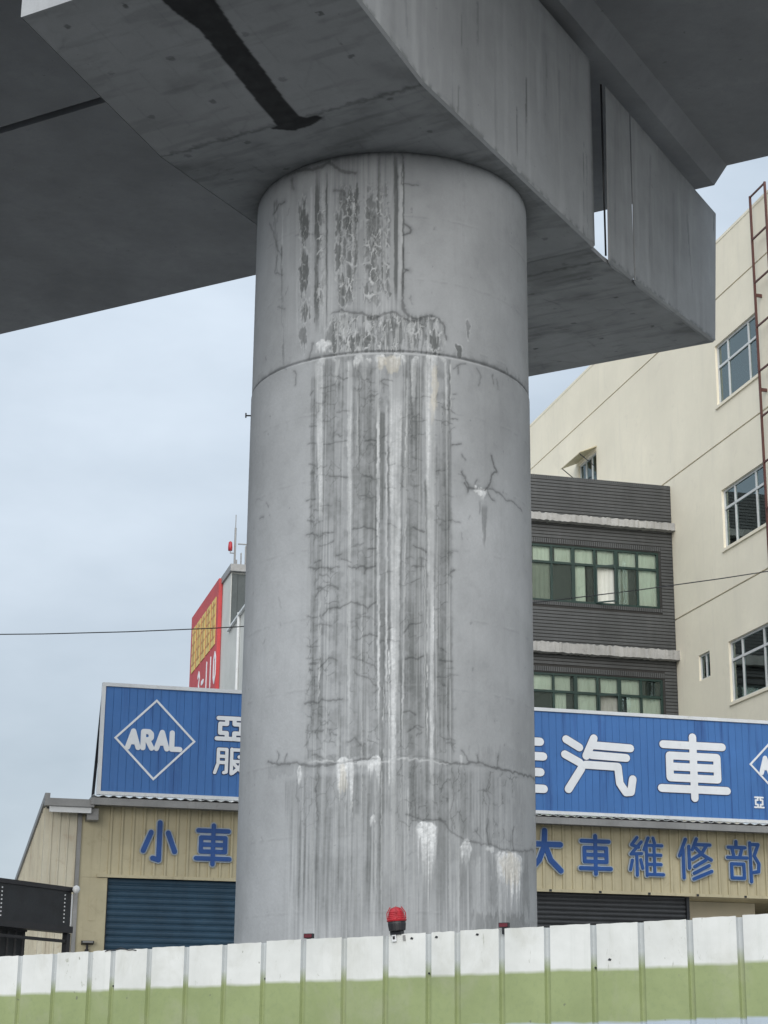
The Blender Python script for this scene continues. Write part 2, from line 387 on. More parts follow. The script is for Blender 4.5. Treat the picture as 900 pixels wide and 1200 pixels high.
STREAKS = [
    ('w', -0.663, 7.535, -0.6, 5.809, 0.097, 0.025, 0.55, 0.2),
    ('w', -0.366, 7.493, -0.32, 3.9, 0.054, 0.022, 0.55, 0.2),
    ('w', -0.294, 7.327, -0.281, 6.389, 0.023, 0.015, 0.5, 0.3),
    ('w', -0.235, 7.498, -0.232, 7.228, 0.076, 0.03, 0.55, 0.4),
    ('w', -0.115, 7.477, -0.072, 3.896, 0.03, 0.017, 0.7, 0.1),
    ('w', 0.042, 7.493, 0.051, 4.178, 0.142, 0.056, 0.55, 0.25),
    ('w', 0.03, 6.078, 0.056, 2.605, 0.058, 0.034, 0.66, 0.1),
    ('w', -0.037, 7.08, -0.01, 3.897, 0.018, 0.014, 0.6, 0.2),
    ('w', 0.14, 7.321, 0.116, 3.898, 0.019, 0.014, 0.55, 0.2),
    ('w', 0.345, 7.513, 0.356, 5.052, 0.132, 0.045, 0.6, 0.15),
    ('w', 0.362, 6.402, 0.363, 3.388, 0.046, 0.036, 0.6, 0.05),
    ('w', 0.488, 7.516, 0.503, 6.264, 0.024, 0.016, 0.55, 0.3),
    ('w', 0.537, 7.492, 0.536, 6.732, 0.017, 0.012, 0.5, 0.3),
    ('w', 0.199, 7.484, 0.194, 7.009, 0.068, 0.023, 0.45, 0.4),
    ('w', -0.486, 7.523, -0.489, 7.268, 0.074, 0.024, 0.45, 0.5),
    ('w', 0.302, 6.091, 0.301, 3.523, 0.012, 0.012, 0.55, 0.3),
    ('w', 0.409, 5.798, 0.402, 3.91, 0.015, 0.011, 0.5, 0.6),
    ('w', 0.003, 4.892, 0.015, 3.482, 0.018, 0.017, 0.75, 0.75),
    ('w', -0.044, 4.603, -0.031, 3.896, 0.014, 0.014, 0.6, 0.75),
    ('w', 0.325, 5.79, 0.322, 3.906, 0.015, 0.014, 0.6, 0.75),
    ('w', -0.231, 5.333, -0.204, 3.208, 0.011, 0.01, 0.4, 0.3),
    ('w', -0.598, 5.359, -0.594, 4.409, 0.021, 0.016, 0.5, 0.7),
    ('w', 0.109, 3.898, 0.11, 2.639, 0.014, 0.014, 0.45, 0.3),
    ('w', 0.166, 3.761, 0.165, 2.64, 0.014, 0.013, 0.4, 0.3),
    ('w', -0.1, 3.896, -0.087, 2.637, 0.021, 0.021, 0.35, 0.4),
    ('w', -0.051, 3.896, -0.04, 2.637, 0.013, 0.014, 0.4, 0.3),
    ('w', -0.74, 3.922, -0.715, 2.645, 0.018, 0.016, 0.35, 0.5),
    ('w', -0.641, 3.634, -0.626, 2.642, 0.041, 0.063, 0.28, 0.5),
    ('w', -0.236, 3.551, -0.224, 2.637, 0.071, 0.097, 0.25, 0.5),
    ('w', 0.523, 3.707, 0.521, 2.649, 0.023, 0.031, 0.35, 0.5),
    ('w', 0.601, 3.504, 0.59, 2.652, 0.032, 0.031, 0.3, 0.5),
    ('w', 0.791, 3.24, 0.787, 2.66, 0.053, 0.053, 0.3, 0.5),
    ('w', -0.346, 3.691, -0.336, 2.637, 0.018, 0.014, 0.4, 0.3),
    ('w', -0.309, 3.656, -0.287, 2.637, 0.014, 0.014, 0.4, 0.3),
    ('w', -0.659, 9.408, -0.631, 7.691, 0.046, 0.043, 0.35, 0.2),
    ('w', -0.587, 9.348, -0.563, 7.695, 0.035, 0.034, 0.22, 0.3),
    ('w', 0.075, 9.374, 0.076, 7.895, 0.039, 0.037, 0.38, 0.2),
    ('w', -0.007, 9.033, -0.006, 7.918, 0.031, 0.03, 0.25, 0.4),
    ('w', -1.056, 9.312, -1.01, 7.696, 0.11, 0.102, 0.14, 0.4),
    ('w', -0.103, 9.373, -0.094, 8.45, 0.061, 0.038, 0.2, 0.4),
    ('w', -0.787, 9.269, -0.747, 7.673, 0.029, 0.028, 0.3, 0.4),
    ('w', -0.957, 9.106, -0.912, 7.67, 0.028, 0.026, 0.3, 0.5),
    ('w', -1.165, 9.179, -1.1, 7.598, 0.028, 0.025, 0.35, 0.5),
    ('w', -0.548, 9.127, -0.526, 7.957, 0.022, 0.021, 0.32, 0.4),
    ('w', -0.357, 9.012, -0.342, 7.974, 0.02, 0.02, 0.32, 0.5),
    ('w', -0.247, 9.084, -0.233, 7.949, 0.02, 0.019, 0.3, 0.5),
    ('w', -0.075, 8.865, -0.067, 7.959, 0.016, 0.015, 0.35, 0.5),
    ('d', -0.722, 7.385, -0.641, 3.985, 0.045, 0.057, 0.5, 0.35),
    ('d', -0.641, 5.814, -0.601, 3.983, 0.102, 0.12, 0.3, 0.45),
    ('d', -0.559, 7.477, -0.526, 5.801, 0.109, 0.112, 0.34, 0.5),
    ('d', -0.308, 7.249, -0.286, 5.632, 0.046, 0.052, 0.4, 0.5),
    ('d', -0.182, 7.439, -0.162, 5.628, 0.098, 0.102, 0.5, 0.4),
    ('d', -0.222, 5.779, -0.199, 3.897, 0.221, 0.212, 0.27, 0.45),
    ('d', -0.073, 7.002, -0.033, 2.637, 0.044, 0.04, 0.62, 0.25),
    ('d', 0.214, 7.445, 0.229, 3.902, 0.113, 0.107, 0.52, 0.4),
    ('d', 0.132, 7.4, 0.144, 3.899, 0.037, 0.042, 0.5, 0.3),
    ('d', 0.463, 7.115, 0.462, 3.913, 0.096, 0.114, 0.5, 0.4),
    ('d', 0.308, 6.397, 0.316, 3.489, 0.037, 0.043, 0.6, 0.25),
    ('d', 0.529, 7.443, 0.523, 3.988, 0.024, 0.047, 0.4, 0.4),
    ('d', -0.011, 6.69, 0.015, 2.638, 0.022, 0.027, 0.5, 0.3),
    ('d', 0.097, 7.004, 0.11, 2.639, 0.022, 0.02, 0.45, 0.3),
    ('d', 0.408, 6.716, 0.403, 3.493, 0.02, 0.022, 0.5, 0.3),
    ('d', -0.326, 7.409, -0.293, 4.039, 0.016, 0.014, 0.4, 0.4),
    ('d', -0.279, 7.326, -0.266, 6.388, 0.015, 0.015, 0.6, 0.3),
    ('d', -0.132, 7.003, -0.102, 4.036, 0.019, 0.017, 0.45, 0.4),
    ('d', 0.264, 3.903, 0.266, 3.453, 0.186, 0.156, 0.38, 0.4),
    ('d', 0.586, 3.922, 0.544, 2.65, 0.402, 0.462, 0.2, 0.5),
    ('d', -0.385, 3.867, -0.4, 2.605, 0.597, 0.699, 0.42, 0.45),
    ('d', 0.004, 3.897, 0.015, 2.604, 0.279, 0.34, 0.34, 0.4),
    ('d', 0.797, 3.94, 0.748, 3.306, 0.364, 0.347, 0.2, 0.5),
    ('d', -0.425, 3.212, -0.436, 2.605, 0.445, 0.516, 0.25, 0.5),
    ('d', 1.099, 3.901, 1.089, 3.264, 0.704, 0.682, 0.12, 0.6),
    ('d', -0.826, 3.858, -0.731, 2.645, 0.202, 0.117, 0.22, 0.5),
    ('d', -0.724, 9.424, -0.693, 7.702, 0.048, 0.045, 0.7425000000000002, 0.2),
    ('d', -0.622, 9.356, -0.589, 7.699, 0.018, 0.017, 0.7425000000000002, 0.3),
    ('d', 0.028, 9.458, 0.039, 7.894, 0.038, 0.03, 0.8370000000000001, 0.15),
    ('d', 0.098, 9.375, 0.099, 7.945, 0.016, 0.019, 0.81, 0.3),
    ('d', -0.126, 9.434, -0.117, 8.451, 0.023, 0.015, 0.675, 0.4),
    ('d', -0.037, 8.949, -0.037, 7.942, 0.015, 0.015, 0.675, 0.6),
    ('d', -0.09, 8.824, -0.082, 7.943, 0.015, 0.015, 0.81, 0.55),
    ('d', -1.162, 8.79, -1.083, 7.471, 0.035, 0.027, 0.62, 0.55),
    ('d', -1.286, 9.297, -1.2, 8.421, 0.081, 0.042, 0.4725, 0.6),
    ('d', -0.327, 9.203, -0.314, 8.216, 0.024, 0.02, 0.675, 0.65),
    ('d', 0.665, 9.379, 0.661, 8.531, 0.082, 0.054, 0.12, 0.6),
    ('d', -1.004, 9.511, -0.976, 8.349, 0.117, 0.089, 0.18, 0.5),
    ('d', -0.387, 8.889, -0.373, 7.961, 0.113, 0.111, 0.17, 0.5),
    ('d', -0.19, 8.87, -0.18, 7.946, 0.093, 0.092, 0.2, 0.5),
    ('d', 0.882, 6.249, 0.878, 5.826, 0.07, 0.02, 0.5, 0.3),
    ('d', 0.833, 6.278, 0.832, 6.124, 0.029, 0.014, 0.4, 0.3),
]
CRACKS = [
    ([(-1.142, 4.01), (-0.974, 3.971), (-0.803, 3.969), (-0.681, 3.924), (-0.498, 3.935), (-0.313, 3.948), (-0.101, 3.973)], 0.019, 0.8),
    ([(-0.101, 3.973), (0.108, 4.003), (0.322, 3.99), (0.47, 3.963)], 0.011, 0.35),
    ([(0.47, 3.963), (0.668, 3.957), (0.797, 3.983), (0.969, 3.965), (1.225, 3.953), (1.411, 3.956), (1.933, 3.979)], 0.019, 0.85),
    ([(-1.017, 3.989), (-1.009, 4.06), (-1.02, 4.09)], 0.011, 0.7),
    ([(-0.935, 3.988), (-0.907, 4.05)], 0.011, 0.7),
    ([(0.797, 3.976), (0.789, 4.053)], 0.013, 0.8),
    ([(1.022, 3.971), (1.023, 4.072)], 0.013, 0.8),
    ([(0.71, 3.974), (0.676, 4.028), (0.627, 4.066)], 0.011, 0.7),
    ([(-0.6, 3.933), (-0.582, 3.827), (-0.603, 3.737), (-0.582, 3.492)], 0.011, 0.6),
    ([(-0.766, 3.924), (-0.789, 3.819), (-0.793, 3.644)], 0.011, 0.5),
    ([(0.153, 3.518), (0.223, 3.5), (0.301, 3.475), (0.432, 3.494), (0.485, 3.476)], 0.016, 0.7),
    ([(0.432, 3.494), (0.546, 3.39), (0.665, 3.335), (0.792, 3.323), (0.931, 3.32), (1.089, 3.292), (1.28, 3.295), (1.712, 3.347)], 0.016, 0.65),
    ([(0.902, 3.318), (0.884, 3.421), (0.895, 3.491)], 0.013, 0.75),
    ([(1.225, 3.297), (1.213, 3.38), (1.229, 3.488)], 0.013, 0.75),
    ([(0.895, 3.491), (0.916, 3.669), (0.888, 3.772), (0.938, 3.919)], 0.011, 0.5),
    ([(0.546, 3.39), (0.531, 3.569), (0.562, 3.71), (0.547, 3.919)], 0.009, 0.55),
    ([(1.055, 3.275), (0.98, 3.185), (1.009, 3.049)], 0.011, 0.5),
    ([(0.214, 3.971), (0.208, 3.692), (0.237, 3.486)], 0.011, 0.5),
    ([(0.661, 6.402), (0.696, 6.354), (0.777, 6.368), (0.893, 6.376), (0.956, 6.451), (0.978, 6.535), (1.046, 6.574), (1.001, 6.627), (0.969, 6.698)], 0.017, 0.95),
    ([(0.644, 6.5), (0.679, 6.428), (0.714, 6.372)], 0.015, 0.9),
    ([(0.714, 6.365), (0.696, 6.315)], 0.017, 0.9),
    ([(0.893, 6.376), (0.966, 6.407), (1.09, 6.372), (1.165, 6.343), (1.277, 6.356), (1.471, 6.321)], 0.016, 0.7),
    ([(0.913, 6.372), (0.965, 6.313), (1.008, 6.307)], 0.016, 0.8),
    ([(0.777, 6.368), (0.796, 6.45)], 0.011, 0.7),
    ([(-0.571, 5.2), (-0.532, 5.249), (-0.408, 5.261), (-0.318, 5.293), (-0.223, 5.267), (-0.172, 5.236), (-0.115, 5.294)], 0.015, 0.8),
    ([(-0.645, 5.603), (-0.596, 5.62), (-0.507, 5.603)], 0.015, 0.75),
    ([(-0.714, 5.627), (-0.645, 5.618)], 0.013, 0.7),
    ([(-0.338, 5.605), (-0.278, 5.58), (-0.234, 5.6), (-0.19, 5.584), (-0.118, 5.597)], 0.016, 0.85),
    ([(-0.197, 5.584), (-0.204, 5.54)], 0.015, 0.8),
    ([(-0.728, 4.456), (-0.661, 4.472), (-0.603, 4.453), (-0.572, 4.479), (-0.501, 4.46), (-0.395, 4.468)], 0.016, 0.8),
    ([(-0.547, 6.429), (-0.458, 6.411), (-0.365, 6.403)], 0.015, 0.75),
    ([(-0.594, 6.722), (-0.464, 6.721), (-0.378, 6.736)], 0.013, 0.6),
    ([(-0.218, 6.71), (-0.174, 6.723), (-0.129, 6.714)], 0.016, 0.8),
    ([(-0.237, 6.417), (-0.185, 6.4), (-0.148, 6.376)], 0.017, 0.85),
    ([(-0.313, 5.934), (-0.209, 5.944), (-0.121, 5.919)], 0.015, 0.8),
    ([(-0.177, 5.748), (-0.119, 5.754)], 0.016, 0.85),
    ([(0.198, 5.948), (0.257, 5.921), (0.295, 5.909)], 0.017, 0.85),
    ([(0.206, 5.783), (0.265, 5.764), (0.31, 5.729)], 0.017, 0.85),
    ([(0.192, 5.603), (0.295, 5.609)], 0.015, 0.7),
    ([(0.13, 5.025), (0.173, 5.093), (0.231, 5.103), (0.275, 5.12)], 0.015, 0.8),
    ([(0.146, 4.808), (0.189, 4.824), (0.247, 4.805), (0.283, 4.836)], 0.016, 0.85),
    ([(0.12, 4.356), (0.177, 4.365), (0.22, 4.338)], 0.015, 0.75),
    ([(0.163, 4.202), (0.22, 4.239), (0.263, 4.212)], 0.013, 0.7),
    ([(-0.312, 4.825), (-0.224, 4.793), (-0.173, 4.763), (-0.13, 4.748), (-0.094, 4.704)], 0.013, 0.65),
    ([(-0.295, 4.708), (-0.237, 4.656), (-0.15, 4.626), (-0.1, 4.582)], 0.013, 0.65),
    ([(-0.205, 4.995), (-0.155, 5.023), (-0.097, 5.001)], 0.013, 0.75),
    ([(-0.284, 4.969), (-0.226, 4.981)], 0.011, 0.5),
    ([(-0.601, 4.734), (-0.546, 4.788), (-0.5, 4.835)], 0.013, 0.75),
    ([(-0.584, 4.682), (-0.599, 4.626), (-0.605, 4.539)], 0.017, 0.6),
    ([(-0.5, 4.828), (-0.43, 4.802)], 0.011, 0.6),
    ([(-0.633, 5.437), (-0.536, 5.449), (-0.433, 5.418)], 0.013, 0.7),
    ([(-0.608, 5.449), (-0.648, 5.364)], 0.017, 0.7),
    ([(0.432, 4.81), (0.486, 4.807), (0.541, 4.805)], 0.015, 0.75),
    ([(0.526, 5.563), (0.566, 5.605)], 0.013, 0.8),
    ([(0.502, 5.747), (0.55, 5.753)], 0.011, 0.7),
    ([(0.544, 6.718), (0.637, 6.741)], 0.015, 0.9),
    ([(0.545, 6.961), (0.603, 6.963)], 0.013, 0.8),
    ([(0.562, 7.185), (0.595, 7.199)], 0.011, 0.6),
    ([(0.645, 6.648), (0.679, 6.599)], 0.011, 0.7),
    ([(-0.757, 5.928), (-0.696, 5.934), (-0.635, 5.911)], 0.013, 0.75),
    ([(-0.585, 5.913), (-0.481, 5.917)], 0.013, 0.8),
    ([(-0.743, 6.056), (-0.689, 6.025)], 0.011, 0.7),
    ([(-0.756, 6.242), (-0.668, 6.237)], 0.013, 0.75),
    ([(-0.737, 6.557), (-0.666, 6.53)], 0.011, 0.7),
    ([(-0.751, 6.755), (-0.68, 6.743)], 0.011, 0.6),
    ([(-0.746, 6.912), (-0.675, 6.907)], 0.011, 0.7),
    ([(-0.745, 7.213), (-0.718, 7.24)], 0.011, 0.7),
    ([(-0.454, 5.704), (-0.415, 5.715)], 0.015, 0.8),
    ([(-0.721, 5.201), (-0.627, 5.184)], 0.011, 0.7),
    ([(-0.714, 4.942), (-0.605, 4.932)], 0.011, 0.65),
    ([(-0.694, 4.794), (-0.619, 4.801)], 0.011, 0.6),
    ([(-0.705, 4.232), (-0.558, 4.221)], 0.011, 0.6),
    ([(-0.323, 4.11), (-0.28, 4.144), (-0.208, 4.072), (-0.2, 4.009)], 0.015, 0.6),
    ([(-0.682, 3.988), (-0.703, 4.132), (-0.698, 4.274)], 0.011, 0.5),
    ([(0.555, 4.061), (0.524, 4.129), (0.516, 4.27)], 0.011, 0.5),
    ([(-1.408, 6.21), (-1.339, 6.201)], 0.013, 0.8),
    ([(-1.283, 6.321), (-1.237, 6.27)], 0.011, 0.6),
    ([(-1.504, 6.419), (-1.366, 6.374)], 0.007, 0.3),
    ([(-1.061, 5.424), (-1.024, 5.327)], 0.009, 0.3),
    ([(0.09, 9.46), (0.084, 9.162), (0.13, 9.156), (0.231, 9.164)], 0.015, 0.7425000000000002),
    ([(0.109, 8.768), (0.171, 8.713), (0.155, 8.671), (0.102, 8.651)], 0.017, 0.945),
    ([(0.095, 8.535), (0.111, 8.329), (0.142, 8.323)], 0.017, 0.945),
    ([(0.142, 8.314), (0.097, 8.287), (0.09, 8.083), (0.106, 7.945), (0.175, 7.86), (0.274, 7.876), (0.368, 7.903), (0.431, 7.887), (0.472, 7.804), (0.496, 7.695)], 0.021, 0.8775000000000001),
    ([(-0.453, 7.963), (-0.388, 7.93), (-0.256, 7.91), (-0.156, 7.848), (-0.066, 7.894), (0.024, 7.91), (0.092, 7.872), (0.167, 7.827), (0.274, 7.86)], 0.023, 0.81),
    ([(-0.551, 7.937), (-0.469, 7.949)], 0.019, 0.675),
    ([(-1.311, 9.15), (-1.221, 9.201), (-1.126, 9.199)], 0.021, 0.81),
    ([(-1.086, 9.463), (-0.924, 9.449), (-0.705, 9.402), (-0.606, 9.439), (-0.476, 9.327), (-0.344, 9.281)], 0.033, 0.81),
    ([(-1.035, 9.392), (-1.007, 9.278)], 0.029, 0.54),
    ([(-0.958, 8.799), (-0.864, 8.805), (-0.764, 8.752)], 0.015, 0.405),
    ([(-1.393, 9.079), (-1.299, 8.928), (-1.23, 8.773), (-1.156, 8.66)], 0.017, 0.54),
    ([(-1.226, 8.685), (-1.263, 8.528), (-1.135, 8.466)], 0.015, 0.54),
    ([(-1.188, 8.164), (-1.083, 8.114)], 0.013, 0.4725),
    ([(-0.54, 9.142), (-0.456, 9.127), (-0.438, 9.074)], 0.023, 0.6075),
    ([(-1.175, 7.563), (-1.086, 7.553), (-1.037, 7.507)], 0.011, 0.5),
    ([(-0.922, 7.332), (-0.915, 7.427), (-0.937, 7.465)], 0.015, 0.7),
    ([(-0.79, 7.544), (-0.755, 7.618), (-0.738, 7.695)], 0.021, 0.675),
    ([(0.562, 7.432), (0.605, 7.472), (0.684, 7.503)], 0.015, 0.6),
    ([(0.605, 7.472), (0.613, 7.393)], 0.013, 0.7),
    ([(0.804, 7.481), (0.852, 7.428), (0.822, 7.325)], 0.015, 0.5),
    ([(1.0, 7.466), (1.01, 7.388)], 0.015, 0.6),
    ([(1.057, 7.442), (1.068, 7.356)], 0.013, 0.5),
    ([(1.215, 7.596), (1.228, 7.534)], 0.015, 0.6),
    ([(1.451, 7.575), (1.47, 7.515)], 0.013, 0.6),
    ([(0.684, 7.552), (0.824, 7.551), (1.036, 7.558), (1.304, 7.526)], 0.017, 0.45),
]
BLOTCHES = [
    ('d', -0.856, 8.887, 0.112, 0.36, 0.75, 0.35),
    ('d', -0.843, 8.412, 0.11, 0.421, 0.72, 0.4),
    ('d', -0.822, 8.008, 0.098, 0.199, 0.62, 0.4),
    ('d', -0.835, 7.774, 0.079, 0.214, 0.5, 0.3),
    ('d', -0.911, 9.006, 0.054, 0.259, 0.5, 0.2),
    ('d', -0.471, 9.054, 0.067, 0.187, 0.35, 0.3),
    ('d', -0.492, 8.804, 0.066, 0.253, 0.6, 0.4),
    ('d', -0.402, 8.824, 0.056, 0.286, 0.62, 0.4),
    ('d', -0.389, 9.041, 0.032, 0.186, 0.6, 0.2),
    ('d', -0.486, 8.486, 0.058, 0.367, 0.6, 0.4),
    ('d', -0.43, 8.561, 0.041, 0.25, 0.5, 0.3),
    ('d', -0.441, 8.256, 0.049, 0.116, 0.6, 0.3),
    ('d', -0.438, 8.067, 0.065, 0.213, 0.55, 0.4),
    ('d', -0.191, 8.954, 0.054, 0.236, 0.5, 0.3),
    ('d', -0.15, 8.742, 0.054, 0.251, 0.6, 0.4),
    ('d', -0.196, 8.745, 0.039, 0.218, 0.5, 0.3),
    ('d', -0.14, 8.534, 0.053, 0.215, 0.5, 0.4),
    ('d', -0.138, 8.27, 0.046, 0.247, 0.5, 0.3),
    ('d', -0.308, 8.922, 0.024, 0.118, 0.5, 0.2),
    ('d', -0.318, 9.091, 0.024, 0.067, 0.6, 0.1),
    ('d', -0.135, 8.025, 0.045, 0.146, 0.4, 0.3),
    ('d', -0.272, 8.584, 0.078, 0.333, 0.22, 0.2),
    ('d', -0.522, 7.713, 0.15, 0.259, 0.55, 0.5),
    ('d', -0.427, 7.838, 0.128, 0.163, 0.6, 0.5),
    ('d', -0.321, 7.633, 0.124, 0.161, 0.7, 0.5),
    ('d', -0.214, 7.657, 0.076, 0.144, 0.65, 0.2),
    ('d', -0.004, 7.676, 0.209, 0.289, 0.4, 0.15),
    ('d', 0.376, 7.661, 0.071, 0.209, 0.72, 0.6),
    ('d', 0.622, 7.612, 0.069, 0.105, 0.75, 0.5),
    ('d', 0.721, 7.836, 0.046, 0.139, 0.45, 0.5),
    ('d', 0.274, 7.779, 0.154, 0.194, 0.28, 0.1),
    ('d', 0.085, 7.75, 0.12, 0.209, 0.3, 0.1),
    ('d', -0.156, 7.856, 0.091, 0.065, 0.7, 0.2),
    ('d', -0.023, 8.08, 0.023, 0.033, 1, 0.0),
    ('w', -0.647, 7.596, 0.105, 0.195, 0.95, 0),
    ('w', -0.596, 7.66, 0.12, 0.065, 0.7, 0),
    ('w', 0.175, 7.707, 0.075, 0.242, 0.5, 0),
    ('w', 0.259, 7.665, 0.038, 0.241, 0.35, 0),
    ('w', -0.216, 7.762, 0.092, 0.129, 0.35, 0),
    ('w', -0.383, 7.591, 0.04, 0.113, 0.5, 0),
    ('w', 0.472, 7.635, 0.049, 0.145, 0.3, 0),
    ('w', -0.064, 7.636, 0.03, 0.208, 0.35, 0),
    ('w', -0.13, 7.525, 0.03, 0.08, 0.7, 0),
    ('w', -0.635, 7.466, 0.078, 0.145, 0.7, 0),
    ('w', -0.509, 7.462, 0.049, 0.112, 0.5, 0),
    ('w', -0.288, 7.422, 0.092, 0.192, 0.7, 0),
    ('w', -0.197, 7.448, 0.046, 0.096, 0.7, 0),
    ('w', -0.092, 7.413, 0.104, 0.175, 0.75, 0),
    ('w', 0.057, 7.413, 0.134, 0.207, 0.75, 0),
    ('w', 0.214, 7.453, 0.061, 0.128, 0.65, 0),
    ('w', 0.368, 7.42, 0.094, 0.223, 0.8, 0),
    ('w', 0.464, 7.465, 0.065, 0.112, 0.6, 0),
    ('w', 0.329, 7.464, 0.054, 0.112, 0.7, 0),
    ('o', -0.084, 7.421, 0.075, 0.159, 0.34, 0),
    ('o', 0.012, 7.412, 0.133, 0.191, 0.34, 0),
    ('o', 0.384, 7.247, 0.063, 0.428, 0.38, 0),
    ('o', 0.361, 7.023, 0.046, 0.314, 0.2, 0),
    ('o', 1.182, 3.132, 0.284, 0.28, 0.35, 0),
    ('o', -0.369, 3.817, 0.073, 0.251, 0.3, 0),
    ('w', -0.361, 3.727, 0.131, 0.542, 0.95, 0),
    ('w', -0.301, 3.586, 0.043, 0.795, 0.7, 0),
    ('w', -0.114, 3.841, 0.112, 0.306, 0.85, 0),
    ('w', -0.077, 3.702, 0.035, 0.582, 0.7, 0),
    ('w', -0.206, 3.897, 0.099, 0.154, 0.6, 0),
    ('w', -0.772, 3.825, 0.044, 0.227, 0.8, 0),
    ('w', 0.323, 3.202, 0.165, 0.545, 0.95, 0),
    ('w', 0.324, 3.012, 0.107, 0.912, 0.6, 0),
    ('w', 0.388, 3.136, 0.029, 0.667, 0.6, 0),
    ('w', 0.253, 3.166, 0.021, 0.597, 0.55, 0),
    ('w', 0.672, 3.205, 0.115, 0.261, 0.75, 0),
    ('w', 0.672, 3.116, 0.04, 0.424, 0.5, 0),
    ('w', 0.931, 3.278, 0.098, 0.042, 0.5, 0),
    ('w', 1.179, 2.978, 0.377, 0.612, 0.95, 0),
    ('w', 1.257, 2.929, 0.169, 0.732, 0.6, 0),
    ('w', -0.116, 3.399, 0.042, 0.246, 0.55, 0),
    ('w', 0.843, 6.35, 0.136, 0.078, 0.95, 0),
    ('w', 0.872, 6.294, 0.08, 0.124, 0.7, 0),
    ('w', 0.786, 6.355, 0.056, 0.047, 0.8, 0),
    ('w', 0.626, 3.96, 0.033, 0.155, 0.4, 0),
    ('d', -0.207, 4.037, 0.213, 0.127, 0.35, 0),
    ('d', -0.424, 3.973, 0.375, 0.071, 0.25, 0),
    ('d', 1.227, 4.062, 0.856, 0.174, 0.14, 0),
    ('d', -0.973, 3.928, 0.419, 0.143, 0.14, 0),
    ('d', 0.664, 3.232, 0.499, 0.206, 0.15, 0),
    ('d', 1.137, 2.679, 0.833, 0.206, 0.35, 0),
    ('d', 1.455, 3.014, 0.159, 0.566, 0.3, 0),
    ('d', 0.957, 2.942, 0.1, 0.412, 0.25, 0),
]
WET_STAIN = [
    (-4.067, 0.059),
    (-3.747, 0.039),
    (-3.591, 0.023),
    (-3.371, -0.037),
    (-3.192, -0.042),
    (-2.983, -0.029),
    (-2.7, -0.013),
    (-2.408, 0.003),
    (-2.04, 0.017),
    (-2.017, 0.103),
    (-1.891, -0.066),
    (-1.898, -0.247),
    (-1.968, -0.404),
    (-2.028, -0.388),
    (-2.039, -0.273),
    (-2.083, -0.231),
    (-2.373, -0.237),
    (-2.623, -0.266),
    (-2.847, -0.282),
    (-3.067, -0.298),
    (-3.299, -0.325),
    (-3.582, -0.365),
    (-3.857, -0.453),
]
FACE_STREAKS = [
    (-1.346, 10.545, -1.349, 10.158, 0.0248, 0.55),
    (-1.401, 9.793, -1.436, 9.36, 0.031, 0.5),
    (-1.529, 10.232, -1.533, 9.149, 0.0248, 0.2),
    (0.013, 10.597, -0.039, 9.541, 0.031, 0.5),
    (-0.207, 10.171, -0.223, 9.588, 0.0248, 0.4),
    (1.376, 10.562, 1.308, 9.354, 0.0186, 0.6),
    (1.434, 10.445, 1.433, 9.312, 0.0248, 0.35),
    (0.788, 11.088, 0.744, 9.665, 0.0496, 0.2),
    (-0.669, 10.692, -0.661, 9.302, 0.062, 0.16),
    (2.239, 11.323, 2.146, 9.697, 0.0372, 0.3),
    (3.228, 11.383, 3.103, 9.688, 0.0496, 0.2),
    (3.868, 11.198, 3.847, 9.669, 0.062, 0.22),
    (4.27, 11.105, 4.459, 9.794, 0.0496, 0.3),
    (5.13, 11.569, 5.118, 11.227, 0.0186, 0.6),
    (0.483, 11.12, 0.46, 10.545, 0.0372, 0.25),
    (1.078, 11.432, 1.038, 10.64, 0.031, 0.3),
    (1.768, 11.192, 1.698, 10.084, 0.0248, 0.3),
    (-1.019, 10.857, -1.026, 10.327, 0.0372, 0.3),
    (-2.005, 10.142, -1.972, 9.585, 0.0496, 0.15),
    (-2.384, 10.097, -2.334, 9.64, 0.0372, 0.2),
]

def grid_mesh(name, X, Y, Z, paint, mat, extra=None):
    nr, nc = X.shape
    co = np.stack([X, Y, Z], -1).reshape(-1, 3).astype(np.float32)
    idx = np.arange(nr*nc).reshape(nr, nc)
    q = np.stack([idx[:-1, :-1], idx[:-1, 1:], idx[1:, 1:], idx[1:, :-1]], -1).reshape(-1, 4)
    col = np.zeros((nr*nc, 4), np.float32)
    if paint is not None:
        col[:, 0] = paint.d.ravel(); col[:, 1] = paint.w.ravel(); col[:, 2] = paint.c.ravel(); col[:, 3] = paint.o.ravel()
    return co, q, col
def join_grids(name, parts, mat, smooth=True, extra=None):
    cos, qs, cols, n = [], [], [], 0
    for co, q, col in parts:
        cos.append(co); qs.append(q+n); cols.append(col); n += len(co)
    if extra is not None:
        cos.append(np.array(extra.v, np.float32)); cols.append(np.zeros((len(extra.v), 4), np.float32))
    co = np.concatenate(cos); q = np.concatenate(qs); col = np.concatenate(cols)
    loops = [q.ravel()]; starts = [np.arange(len(q))*4]; k = len(q)*4
    if extra is not None:
        e_l = []; e_s = []
        for f in extra.f: e_s.append(k); e_l += [i+n for i in f]; k += len(f)
        loops.append(np.array(e_l)); starts.append(np.array(e_s))
    loops = np.concatenate(loops).astype(np.int32); starts = np.concatenate(starts).astype(np.int32)
    me = bpy.data.meshes.new(name)
    me.vertices.add(len(co)); me.vertices.foreach_set('co', co.ravel())
    me.loops.add(len(loops)); me.loops.foreach_set('vertex_index', loops)
    me.polygons.add(len(starts)); me.polygons.foreach_set('loop_start', starts)
    me.update(calc_edges=True)
    sm = np.zeros(len(starts), bool); sm[:len(q)] = smooth
    me.polygons.foreach_set('use_smooth', sm)
    a = me.color_attributes.new('stain', 'FLOAT_COLOR', 'POINT'); a.data.foreach_set('color', np.clip(col, 0, 1).ravel())
    me.materials.append(mat); me.validate(); return me

